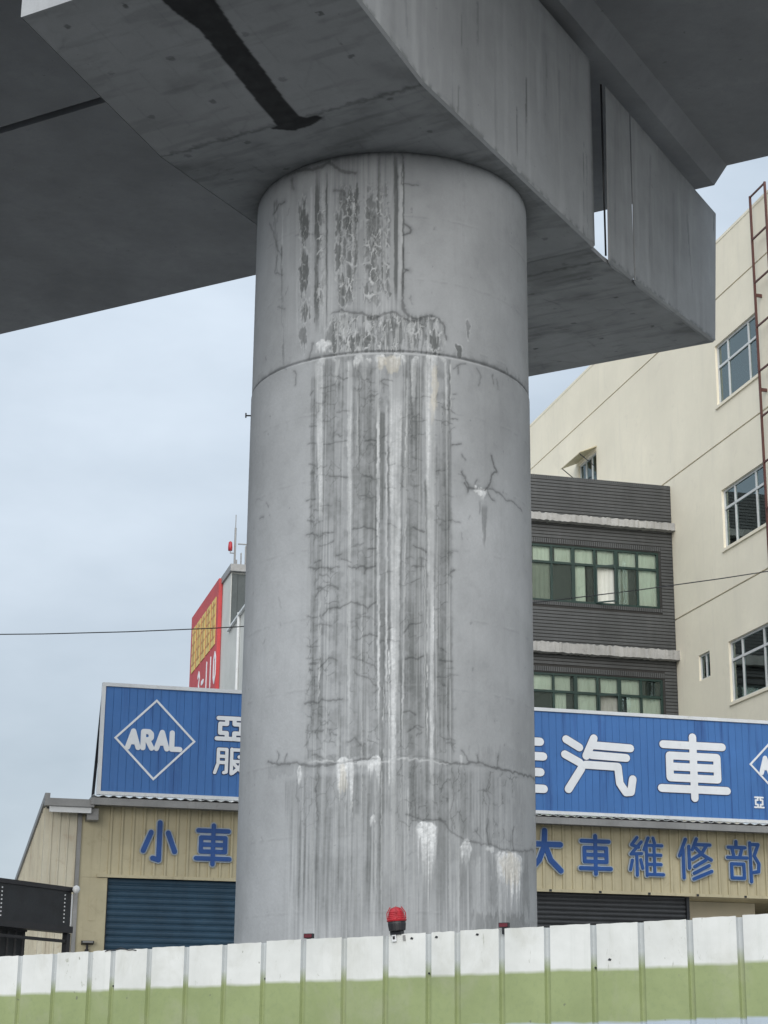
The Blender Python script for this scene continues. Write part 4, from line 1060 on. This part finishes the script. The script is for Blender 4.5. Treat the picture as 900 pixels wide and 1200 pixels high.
# ------------------------------------------------------------------ blue shop sign on the canopy
sign = thing('shop_sign', 'long blue sign board with white characters and a white diamond emblem above the workshop', 'sign', (*WS, 0), YB_)
m = MB(); m.prism_z([(0,.03),(0,.004),(.006,0),(.132,0),(.138,.004),(.138,.03)][::-1], 0, 1.85); sp_me = m.mesh('sign_plank', M['blue_sign'])
x = 0.0
while x < 16.3:
    place('sign_plank', sp_me, sign, (x, 0, 6.085)); x += .1405
MB().box(-.004, 16.4, .032, .10, 6.05, 7.96).build('sign_backing', M['navy'], sign)
MB().box(-.07, 16.45, -.025, .10, 7.94, 8.005).build('top_rail', M['white_metal'], sign)
MB().box(-.03, 16.4, -.022, .05, 6.022, 6.082).build('bottom_rail', M['white_metal'], sign)
MB().box(-.072, -.006, -.025, .09, 6.022, 7.938).build('side_rail', M['white_metal'], sign)
for k in range(9):
    m = MB(); xx = -.06+k*2; m.prism_x([(.12, 7.9), (1.1, 5.97), (1.16, 5.99), (.12, 8.0)][::-1], xx, xx+.05); m.build('strut', M['dark_metal'], sign)
def sign_char(name, ch, x0, z0, w_, h_, th, par=sign):
    o = place(name, glyph_mesh(name, ch, w_, h_, th, .012, M['white_letter'], .004), par, (x0, 0, z0))
    place('outline', glyph_mesh('outline', ch, w_, h_, th+.028, .004, M['navy']), o)
    return o
sign_char('character', '亞', 1.97, 7.09, .56, .41, .075); sign_char('character', '服', 1.96, 6.48, .56, .46, .06)
sign_char('character', '佳', 6.70, 6.40, 1.46, 1.14, .155)
sign_char('character', '汽', 8.53, 6.41, 1.46, 1.10, .150); sign_char('character', '車', 10.42, 6.44, 1.52, 1.16, .150)
def diamond(cx, cz, r, thk, letters_w, letters_h, th):
    m = MB(); q = [(r, 0), (0, r), (-r, 0), (0, -r)]; i_ = r-thk*1.414
    qi = [(i_, 0), (0, i_), (-i_, 0), (0, -i_)]
    for a in range(4):
        b = (a+1) % 4
        m.prism_y([q[a], q[b], qi[b], qi[a]], -.012, 0)
    o = m.build('emblem', M['white_letter'], sign, (cx, 0, cz))
    lw = letters_w/4
    for i, ch in enumerate('ARAL'):
        l = place('letter', glyph_mesh('letter', ch, lw*.72, letters_h, th, .014, M['white_letter'], .002), o, (-letters_w/2+lw*i+lw*.12, 0, -letters_h/2-.01))
diamond(.905, 7.03, .725, .036, 1.02, .29, .092); diamond(13.04, 7.14, .70, .036, .96, .29, .090)
for i, ch in enumerate('亞服'):
    place('character', glyph_mesh('character', ch, .21, .21, .032, .008, M['white_letter'], .004), sign, (12.40+i*.34, 0, 6.31))

# ------------------------------------------------------------------ walls with openings
def holed_wall(x0, x1, z0, z1, holes, depth, y=0.0):
    """front face at y facing -y with rectangular openings and reveals; holes (x0,x1,z0,z1)"""
    xs = sorted({x0, x1, *[h[0] for h in holes], *[h[1] for h in holes]}); zz = sorted({z0, z1, *[h[2] for h in holes], *[h[3] for h in holes]})
    xs = [v for v in xs if x0 <= v <= x1]; zz = [v for v in zz if z0 <= v <= z1]
    m = MB()
    for a, b in zip(xs[:-1], xs[1:]):
        for c, d in zip(zz[:-1], zz[1:]):
            mx_, mz = (a+b)/2, (c+d)/2
            if any(h[0] < mx_ < h[1] and h[2] < mz < h[3] for h in holes): continue
            m.add([(a,y,c),(b,y,c),(b,y,d),(a,y,d)], [(0,1,2,3)])
    for a, b, c, d in holes:
        a, b = max(a, x0), min(b, x1)
        m.add([(a,y,c),(b,y,c),(b,y,d),(a,y,d),(a,y+depth,c),(b,y+depth,c),(b,y+depth,d),(a,y+depth,d)], [(0,4,5,1),(2,6,7,3),(0,3,7,4),(1,5,6,2)])
    return m
def window(parent, x0, x1, z0, z1, cols, rows, mat, y, fw, loc=(0,0,0), rz=0, wide=(), backs=None, opened=(), bd=.10, gl='glass'):
    """frame (part) with mullions; panes and the curtains behind them are sub-parts. cols/rows are inner divider positions"""
    xs = [x0, *cols, x1]; zz = [z0, *rows, z1]
    f = MB()
    f.box(x0, x1, y, y+.06, z0, z0+fw); f.box(x0, x1, y, y+.06, z1-fw, z1)
    for i, v in enumerate(xs):
        wd = fw*(1.0 if i not in wide else 1.7); a = v if i == 0 else (v-wd if i == len(xs)-1 else v-wd/2)
        f.box(a, a+wd, y+.001, y+.059, z0+fw, z1-fw)
    for v in rows:
        f.box(x0+fw, x1-fw, y-.004, y+.055, v-fw*.55, v+fw*.55)
    fo = f.build('window', mat, parent, loc, rz)
    k = 0
    for i in range(len(xs)-1):
        for j in range(len(zz)-1):
            a, b, c, d = xs[i]+fw*.45, xs[i+1]-fw*.45, zz[j]+fw*.5, zz[j+1]-fw*.5
            if (i, j) in opened:
                s = MB(); L = b-a; t = R_(38)
                for (u0, u1, v0, v1) in ((0, L, c, c+.035), (0, L, d-.035, d), (0, .035, c+.035, d-.035), (L-.035, L, c+.035, d-.035)):
                    s.box(u0, u1, -.03, 0, v0, v1)
                so_ = s.build('sash', mat, fo, (b-L*math.cos(t)*0-L, y-.02, 0)); so_.location = (a, y-.01, 0); so_.rotation_euler = (0, 0, -t)
            else:
                MB().box(a, b, y+.028, y+.034, c, d).build('pane', M[gl], fo)
            bk_ = backs[k % len(backs)] if backs else 'room'; k += 1
            rr_ = random.Random(int(a*97+c*31)); fr_ = rr_.choice([1, 1, .82, .62]) if bk_ != 'room' else 1
            s = MB()
            if bk_ == 'room': s.box(a-.01, b+.01, y+bd, y+bd+.01, c-.02, d+.02)
            else:
                n_ = 9; x_ = a-.01; st_ = (b-a+.02)*fr_/n_
                if rr_.random() < .5: x_ = b+.01-st_*n_
                for q_ in range(n_):
                    dy = .012*(q_ % 2); s.add([(x_+q_*st_, y+bd+dy, c-.02), (x_+(q_+1)*st_, y+bd+.012-dy, c-.02), (x_+(q_+1)*st_, y+bd+.012-dy, d+.02), (x_+q_*st_, y+bd+dy, d+.02)], [(0, 1, 2, 3)])
                MB().box(a-.01, b+.01, y+bd+.05, y+bd+.06, c-.02, d+.02).build('dim_interior', M['room'], fo)
            s.build('curtain' if bk_ != 'room' else 'dim_interior', M[bk_], fo)
    return fo

# ------------------------------------------------------------------ charcoal tiled building
GB = (7.5324, 46.0)
grey = thing('tiled_building', 'charcoal tiled building with green framed windows and pale concrete ledges', 'building', (*GB, 0), YB_)
GX0 = -8.2
wx0, wx1 = -5.10, -.40
wins = [(wx0, wx1, 12.85, 14.35), (wx0, wx1, 9.50, 11.0), (wx0, wx1, 6.1, 7.6), (wx0, wx1, 2.8, 4.3)]
holed_wall(GX0, 0, 0, 16.2, wins, .16).build('wall', M['grout'], grey)
MB().box(GX0, 0, .001, .3, 15.9, 16.2).build('parapet', M['tile'], grey)
MB().box(GX0, 0, .3, 9, 15.5, 15.6).build('roof_slab', M['ledge'], grey)
MB().box(GX0-.2, GX0, 0, 9, 0, 16.2).build('end_wall', M['tile'], grey)
m = MB(); z = 6.0
while z < 16.12:                                      # tile courses, about three pixels each
    segs = [(GX0, -.005)]
    for a, b, c, d in wins:
        if z+.075 > c-.10 and z < d+.16: segs = [(GX0, a-.06), (b+.06, -.005)]
    for a, b in segs: m.box(a, b, -.016, .002, z, z+.066)
    z += .087
tag(m.build('tile_course', M['tile'], grey), kind='stuff')
m = MB()
for a, b, c, d in wins[:3]:
    for zz0, zz1 in ((d+.03, d+.155), (c-.10, c-.01)):
        x = a-.05
        while x < b+.05: m.box(x, x+.042, -.022, .002, zz0, zz1); x += .058
x = GX0
while x < -.05: m.box(x, x+.042, -.022, .002, 16.125, 16.2); x += .058
tag(m.build('soldier_course', M['tile'], grey), kind='stuff')
for zt_, h_ in ((15.11, .19), (11.73, .25), (8.4, .2)):
    X = np.linspace(GX0, .13, 150); m = MB(); r = random.Random(int(zt_))
    for a, b in zip(X[:-1], X[1:]):
        pass
    top_ = [zt_+r.uniform(-.018, .018) for _ in X]; bot_ = [zt_-h_+r.uniform(-.012, .012) for _ in X]; fr_ = [-.24+r.uniform(-.014, .010) for _ in X]
    n = len(X); vs_ = []
    for i in range(n): vs_ += [(X[i], fr_[i], bot_[i]), (X[i], fr_[i], top_[i]), (X[i], 0.01, top_[i]), (X[i], 0.01, bot_[i])]
    fs_ = []
    for i in range(n-1):
        for k in range(4):
            l = (k+1) % 4; fs_.append((i*4+k, i*4+l, i*4+4+l, i*4+4+k)[::-1])
    fs_ += [(0, 1, 2, 3), (4*n-1, 4*n-2, 4*n-3, 4*n-4)]
    m.add(vs_, fs_); m.build('ledge', M['ledge'], grey)
cols = [wx0+.5875*k for k in range(1, 8)]
B1 = ['curtain','curtain','blind','curtain','blind','curtain','room','curtain','curtain','curtain','curtain','curtain','blind','curtain','curtain','curtain']
B2_ = ['curtain','blind','curtain','curtain','room','curtain','curtain','curtain','curtain','curtain','blind','curtain','curtain','curtain','curtain','room']
for i, (a, b, c, d) in enumerate(wins[:3]):
    window(grey, a, b, c, d, cols, [c+1.03], M['green_frame'], .012, .055, wide=(2, 4, 6), backs=(B1, B2_, B1)[i], opened=((5, 0),) if i < 2 else ())

# ------------------------------------------------------------------ tall cream building: side wall in the plane of the tiled building's right end
cream = thing('cream_building', 'tall cream rendered building with white framed windows behind the blue sign', 'building', (*GB, 0), YB_)
# wall frame: x = -local y (runs towards the camera), so a child turned by -90 degrees faces the street on the left
CW0, CW1 = -26, 13
wz = [(18.95, 17.35), (15.15, 13.65), (11.34, 9.86), (7.5, 6.0)]
holes = []
for zt_, zb_ in wz:
    holes.append((3.10, 5.50, zb_, zt_)); holes.append((8.2, 10.6, zb_, zt_))
holes += [(1.36, 2.02, 10.72, 11.36), (-6.75, -5.25, 17.75, 18.90)]
seams = [(CW0, CW1, z-.022, z+.022) for z in (20.16, 16.38, 12.58, 8.78)]
RZ = R_(-90)
holed_wall(CW0, CW1, 0, 21.62, holes+seams, .11).build('wall', M['cream_wall'], cream, (0, 0, 0), RZ)
m = MB()
for s_ in seams: m.box(s_[0], s_[1], .03, .10, s_[2], s_[3])
m.build('joint_sealant', M['seam'], cream, (0, 0, 0), RZ)
MB().box(CW0, CW1, -.012, .25, 21.622, 21.70).build('coping', M['cream_wall'], cream, (0, 0, 0), RZ)
MB().box(CW0, CW1, .25, 14, 21.2, 21.4).build('roof_slab', M['cream_wall'], cream, (0, 0, 0), RZ)
MB().box(CW1-.25, CW1, .12, 14, 0, 21.6).build('front_wall', M['cream_wall'], cream, (0, 0, 0), RZ)
for zt_, zb_ in wz[:3]:
    for x0_ in (3.10, 8.2):
        window(cream, x0_, x0_+2.4, zb_, zt_, [x0_+.62, x0_+1.78], [zb_+1.02], M['alu'], .06, .055, (0, 0, 0), RZ, backs=['blind','room','blind','room','blind','room'], gl='glass_teal')
        MB().box(x0_-.05, x0_+2.45, -.04, .06, zb_-.075, zb_-.002).build('sill', M['cream_wall'], cream, (0, 0, 0), RZ)
window(cream, 1.36, 2.02, 10.72, 11.36, [1.69], [], M['alu'], .05, .04, (0, 0, 0), RZ, backs=['blind','room'])
window(cream, -6.75, -5.25, 17.75, 18.90, [-6.25, -5.75], [], M['alu'], .05, .05, (0, 0, 0), RZ, backs=['blind','room'])
aw = MB(); aw.prism_x([(-.001, 19.04), (-.52, 18.80), (-.52, 18.78), (-.001, 19.01)], -6.9, -5.2); aw.build('awning', M['cladding'], cream, (0, 0, 0), RZ)
for xx in (-6.8, -5.3): MB().tube([(xx, -.51, 18.78), (xx, -.002, 18.40)], .014, 6).build('awning_stay', M['dark_metal'], cream, (0, 0, 0), RZ)

# steel ladder frame fixed to the cream wall
lad = thing('steel_ladder', 'dark red steel ladder frame standing against the cream wall at the right edge', 'ladder', (*GB, 0), YB_)
for xx in (5.82, 6.62):
    MB().box(xx-.022, xx+.022, -.195, -.145, 3.0, 21.80).build('post', M['rust'], lad, (0, 0, 0), RZ)
z = 4.85
while z < 21.9:
    MB().box(5.843, 6.597, -.187, -.153, z-.02, z+.02).build('rung', M['rust'], lad, (0, 0, 0), RZ)
    z += 1.128
for z in (13.0, 16.8, 19.2):
    MB().box(5.80, 5.84, -.139, -.001, z-.04, z+.04).build('wall_bracket', M['rust'], lad, (0, 0, 0), RZ)

# ------------------------------------------------------------------ far building with a red and yellow billboard on its side
LB = (-5.4043, 60.0)
far = thing('billboard_building', 'white far building with dark top storey left of the pillar', 'building', (*LB, 0), YB_)
yc = -1.5                                             # front corner
MB().box(.002, 9, yc, 6.2, 0, 17.06).build('side_block', M['plaster'], far)
MB().box(.22, 9, yc-.06, yc-.002, 14.6, 17.0).build('front_panel', M['dark_facade'], far)
MB().box(.03, .21, yc-.09, yc-.002, 14.6, 17.0).build('front_pillar', M['dark_facade'], far)
MB().box(-.06, 9.1, yc-.22, 6.3, 17.062, 17.30).build('roof_coping', M['grey_metal'], far)
m = MB(); m.prism_x([(-9, 0), (yc-.07, 0), (yc-.07, 15.02), (-9, 15.25)], -.01, 9); m.build('annex_wall', M['plaster'], far)
m = MB(); m.prism_x([(-9.1, 15.252), (yc-.07, 15.022), (yc-.07, 15.09), (-9.1, 15.32)], -.10, 9); m.build('annex_coping', M['white_metal'], far)
MB().tube([(-.06, -3.6, 9), (-.06, -3.6, 15.2)], .05, 8).build('downpipe', M['white_metal'], far)
MB().box(.004, .02, -.6, -.2, 16.0, 16.8).build('vent', M['dark_metal'], far)
for yy in (-1.3, -.4, .5): MB().tube([(.5, yy, 17.3), (.5, yy, 18.05)], .025, 6).build('railing_post', M['grey_metal'], far)
MB().tube([(.2, yc, 18.05), (3, yc, 18.05)], .025, 6).build('railing', M['grey_metal'], far)
MB().tube([(.45, yc, 17.3), (.45, yc, 17.95), (.55, yc, 18.1), (.8, yc, 18.15)], .02, 6).build('railing', M['grey_metal'], far)
bb = thing('side_billboard', 'red and yellow billboard with white digits on the side of the far white building', 'billboard', (*LB, 0), YB_)
def bx_(x0, x1, y0, y1, z0, z1, n, mt, par=bb): return MB().box(x0, x1, y0, y1, z0, z1).build(n, mt, par)
bx_(-.14, -.012, .10, 6.15, 13.4, 17.25, 'board', M['sign_red'])
for i in range(5): bx_(-.16, -.142, .50+i*1.09, 1.36+i*1.09, 15.05, 16.70, 'yellow_panel', M['sign_yellow'])
r = random.Random(4)
for i in range(5):                                    # dense dark strokes on the yellow field, too far to read
    y0 = .56+i*1.09
    for k in range(4):
        zz = 15.30+k*.38; bx_(-.168, -.161, y0, y0+.74, zz, zz+.07, 'print_stroke', M['sign_brown'])
    bx_(-.172, -.169, y0+.34, y0+.45, 15.28, 16.62, 'print_stroke', M['sign_brown'])
for i, ch in enumerate('3-110'):
    place('digit', glyph_mesh('digit', ch, .62, .95, .17, .01, M['white_letter']), bb, (-.142, 4.15-i*.86, 13.75), RZ)
at_ = thing('rooftop_antenna', 'thin white rooftop antenna mast with a red lamp on the far building', 'antenna', (*(Matrix.Rotation(YB_, 3, 'Z') @ Vector((.10, yc, 0)) + Vector((*LB, 17.3))),), YB_)
MB().tube([(0, 0, 0), (0, 0, 1.3)], .035, 6).tube([(0, 0, 1.3), (0, 0, 1.75)], .015, 6).build('mast', M['grey_metal'], at_)
MB().tube([(0, 0, .42), (-.16, 0, .42), (-.16, 0, .5)], .02, 6).build('arm', M['grey_metal'], at_)
MB().lathe([(.07, .5), (.075, .62), (.06, .78), (.02, .82)], 10, -.16, 0).build('lamp', M['red_plastic'], at_, smooth=True)

# ------------------------------------------------------------------ black display board and dark gate at the left
BQ = (-4.2652, 26.0)
bd_ = thing('display_board', 'black framed display board on a post at the left edge', 'display board', (*BQ, 0), BRZ)
MB().box(-2.6, -.07, 0, .16, 3.36, 3.83).build('screen', M['dark_metal'], bd_)
MB().box(-2.7, .0, -.02, .18, 3.832, 3.89).box(-2.7, -.02, -.02, .18, 3.27, 3.358).build('frame', M['black_rubber'], bd_)
MB().box(-.068, -.045, -.01, .17, 3.36, 3.80).build('white_edge', M['white_metal'], bd_)
for k in range(8):
    for xx in (-.22, -1.53): MB().box(xx, xx+.02, -.006, -.001, 3.40+k*.052, 3.42+k*.052).build('led', M['white_metal'], bd_)
for xx in (-.06, -2.66):
    MB().box(xx-.01, xx+.07, .04, .12, 0, 3.268).build('post', M['black_rubber'], bd_)
MB().box(-2.6, -.08, .05, .11, 3.14, 3.18).build('lower_rail', M['black_rubber'], bd_)
MB().lathe([(.005, 3.80), (.04, 3.82), (.055, 3.86), (.04, 3.90), (.005, 3.915)], 12, -.07, -.08).build('lamp_globe', M['white_metal'], bd_, smooth=True)
gt = thing('steel_gate', 'dark ribbed steel gate below the black display board', 'gate', (BQ[0]+.45*math.cos(BRZ+math.pi/2), BQ[1]+.45*math.sin(BRZ+math.pi/2), 0), BRZ)
m = MB(); m.prism_z([(0,.03),(0,0),(.10,0),(.112,-.025),(.138,-.025),(.15,0),(.158,0),(.158,.03)][::-1], .05, 3.27); gm = m.mesh('gate_slat', M['shutter_grey'])
for k in range(18): place('gate_slat', gm, gt, (-3.35+k*.16, 0, 0))
MB().box(-3.36, -.46, -.03, .04, 3.27, 3.33).build('top_rail', M['black_rubber'], gt)

# ------------------------------------------------------------------ hoarding in front: sheets between recessed channels
fence = thing('construction_hoarding', 'white over sage green ribbed steel hoarding along the foot of the picture', 'fence', (0, 11, 0), R_(-28))
SLOPE = .0245; TOP0 = 2.311
ribs = [-2.646-.278*2, -2.646-.278, -2.646, -2.368, -2.085, -1.910]
while ribs[-1] < .20: ribs.append(ribs[-1]+.2785)
ribs[-1] = .318; ribs.append(.503)
while ribs[-1] < 2.9: ribs.append(ribs[-1]+.278)
RW = .040
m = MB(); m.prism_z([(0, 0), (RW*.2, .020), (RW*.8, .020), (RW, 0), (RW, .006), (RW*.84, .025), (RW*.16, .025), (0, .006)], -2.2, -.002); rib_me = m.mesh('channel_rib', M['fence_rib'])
def sheet_mesh(wd):
    m = MB(); nx, nz = 6, 24; ra = random.Random(int(wd*1000))
    zs_ = [-2.2+2.2*k/nz for k in range(nz+1)]
    P_ = [[(wd*i/nx, -.004*math.sin(math.pi*i/nx)*(.6+.4*math.sin(z_*3.1+wd*9)), z_+SLOPE*(wd*i/nx-wd/2)+(ra.uniform(-.003, .002) if k == nz else 0)) for i in range(nx+1)] for k, z_ in enumerate(zs_)]
    vs_ = [p for row in P_ for p in row]; n = nx+1
    fs_ = [(k*n+i, k*n+i+1, (k+1)*n+i+1, (k+1)*n+i) for k in range(nz) for i in range(nx)]
    m.add(vs_, fs_)
    t0 = [(x_, y_+.003, z_) for x_, y_, z_ in P_[-1]]
    m.add(P_[-1]+t0, [(i, i+1, n+i+1, n+i) for i in range(nx)])
    return m.mesh('sheet', M['fence_sheet'], True)
cache = {}
for i, (a, b) in enumerate(zip(ribs[:-1], ribs[1:])):
    wd = round(b-a-RW+.003, 4); key = round(wd, 3)
    if key not in cache: cache[key] = sheet_mesh(wd)
    zt_ = TOP0+SLOPE*(a+b)/2+random.uniform(-.004, .004)
    o = place('sheet', cache[key], fence, (a+RW/2-.0015, 0, zt_))
    o.rotation_euler = (random.uniform(-.003, .003), random.uniform(-.0012, .0012), 0)
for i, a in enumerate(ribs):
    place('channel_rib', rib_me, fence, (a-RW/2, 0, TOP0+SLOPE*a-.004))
bm_ = MB().lathe([(.0065, 0), (.0065, .003), (.004, .006)], 8); bolt_me = bm_.mesh('bolt', M['dark_metal'])
for i, a in enumerate(ribs):
    if i % 4 != 1: continue
    o = place('bolt', bolt_me, fence, (a+random.uniform(-.004, .01), .010, TOP0+SLOPE*a-.225+random.uniform(-.012, .012))); o.rotation_euler = (R_(90), 0, 0)
for k, (xx, dz) in enumerate(((.20, -.03), (.62, -.028), (1.42, -.20), (.36, -.03))):
    m = MB(); m.prism_y([(0, 0), (.016, -.004), (.022, .006), (.008, .011)], -.006, -.0045); m.build('chipped_paint', M['dark_metal'], fence, (xx, 0, TOP0+SLOPE*xx+dz))
MB().box(-3.3, 2.9, .03, .07, 1.2, 1.26).build('rear_rail', M['grey_metal'], fence)
for xx in (-3, -1.4, .2, 1.8): MB().box(xx, xx+.05, .072, .12, 0, 2.0).build('rear_post', M['grey_metal'], fence)
def fence_pt(t, y, z): return (t*math.cos(R_(28))+y*math.sin(R_(28)), 11-t*math.sin(R_(28))+y*math.cos(R_(28)), z)
# red beacon
zb_ = TOP0+SLOPE*.116
bc = thing('warning_beacon', 'red warning beacon with a black base clipped on the white hoarding top', 'beacon', fence_pt(.116, 0, zb_), R_(-28)); bc.rotation_euler = (R_(2), R_(-4), R_(-28)); bc.scale = (.95, .95, .88)
MB().lathe([(.040, .022), (.052, .026), (.057, .068), (.055, .084)], 20).build('base', M['black_rubber'], bc, smooth=False)
MB().lathe([(.060, .084), (.063, .093), (.056, .099)]+[(.055-.0013*k+(.0025 if k % 2 else 0), .102+.006*k) for k in range(9)]+[(.042, .156), (.034, .170), (.012, .178)], 20).build('lens', M['red_plastic'], bc)
for k in range(4):
    a = math.pi/2*k+.5; MB().tube([(.058*math.cos(a), .058*math.sin(a), .10), (.057*math.cos(a), .057*math.sin(a), .140), (.034*math.cos(a), .034*math.sin(a), .180)], .0035, 6).build('guard', M['red_plastic'], bc)
MB().box(-.045, .03, -.012, .03, -.002, .024).build('clamp', M['dark_metal'], bc)
MB().box(-.034, -.004, -.016, -.010, -.045, -.002).build('clip', M['white_metal'], bc)
MB().prism_y([(-.026, -.030), (-.012, -.030), (-.012, -.010), (-.026, -.010)], -.0185, -.0162).build('screw_hole', M['black_rubber'], bc)
MB().box(.040, .056, -.011, -.006, -.045, -.010).build('clip', M['grey_metal'], bc)
for tt, lb in ((-.488, 'small dark red reflector on the hoarding top left of the red beacon'), (.793, 'small dark red reflector on the hoarding top right of the red beacon')):
    rf = thing('fence_reflector', lb, 'reflector', fence_pt(tt, .01, TOP0+SLOPE*tt), R_(-28), 'reflectors on the hoarding')
    MB().box(-.030, .030, -.012, .012, .006, .034).build('block', M['black_rubber'], rf)
    MB().box(-.026, .026, -.015, -.0125, .010, .030).build('face', M['reflector'], rf)
    MB().box(-.010, .010, -.010, .010, -.03, .0055).build('peg', M['dark_metal'], rf)
pts = [fence_pt(-1.97+.03*k, -.006, TOP0+SLOPE*(-1.85)+.004*math.sin(k*1.9)-.004*abs(k-4)+.006) for k in range(9)]
tag(MB().tube(pts, .0028, 6).build('loose_wire', M['cable']), 'short curled loose wire on the hoarding top under the blue shutter', 'wire')

# ------------------------------------------------------------------ overhead cable behind the pillar
pts = []
for k in range(61):
    x = -40+80*k/60
    pts.append((x, 28, 8.29+.0935*x+.0062*(x*x) if -9 < x < 9 else 8.29+.0935*x+.0062*(x*x)))
tag(MB().tube(pts, .0085, 6).build('overhead_cable', M['cable']), 'thin black overhead cable crossing behind the concrete pillar', 'cable')
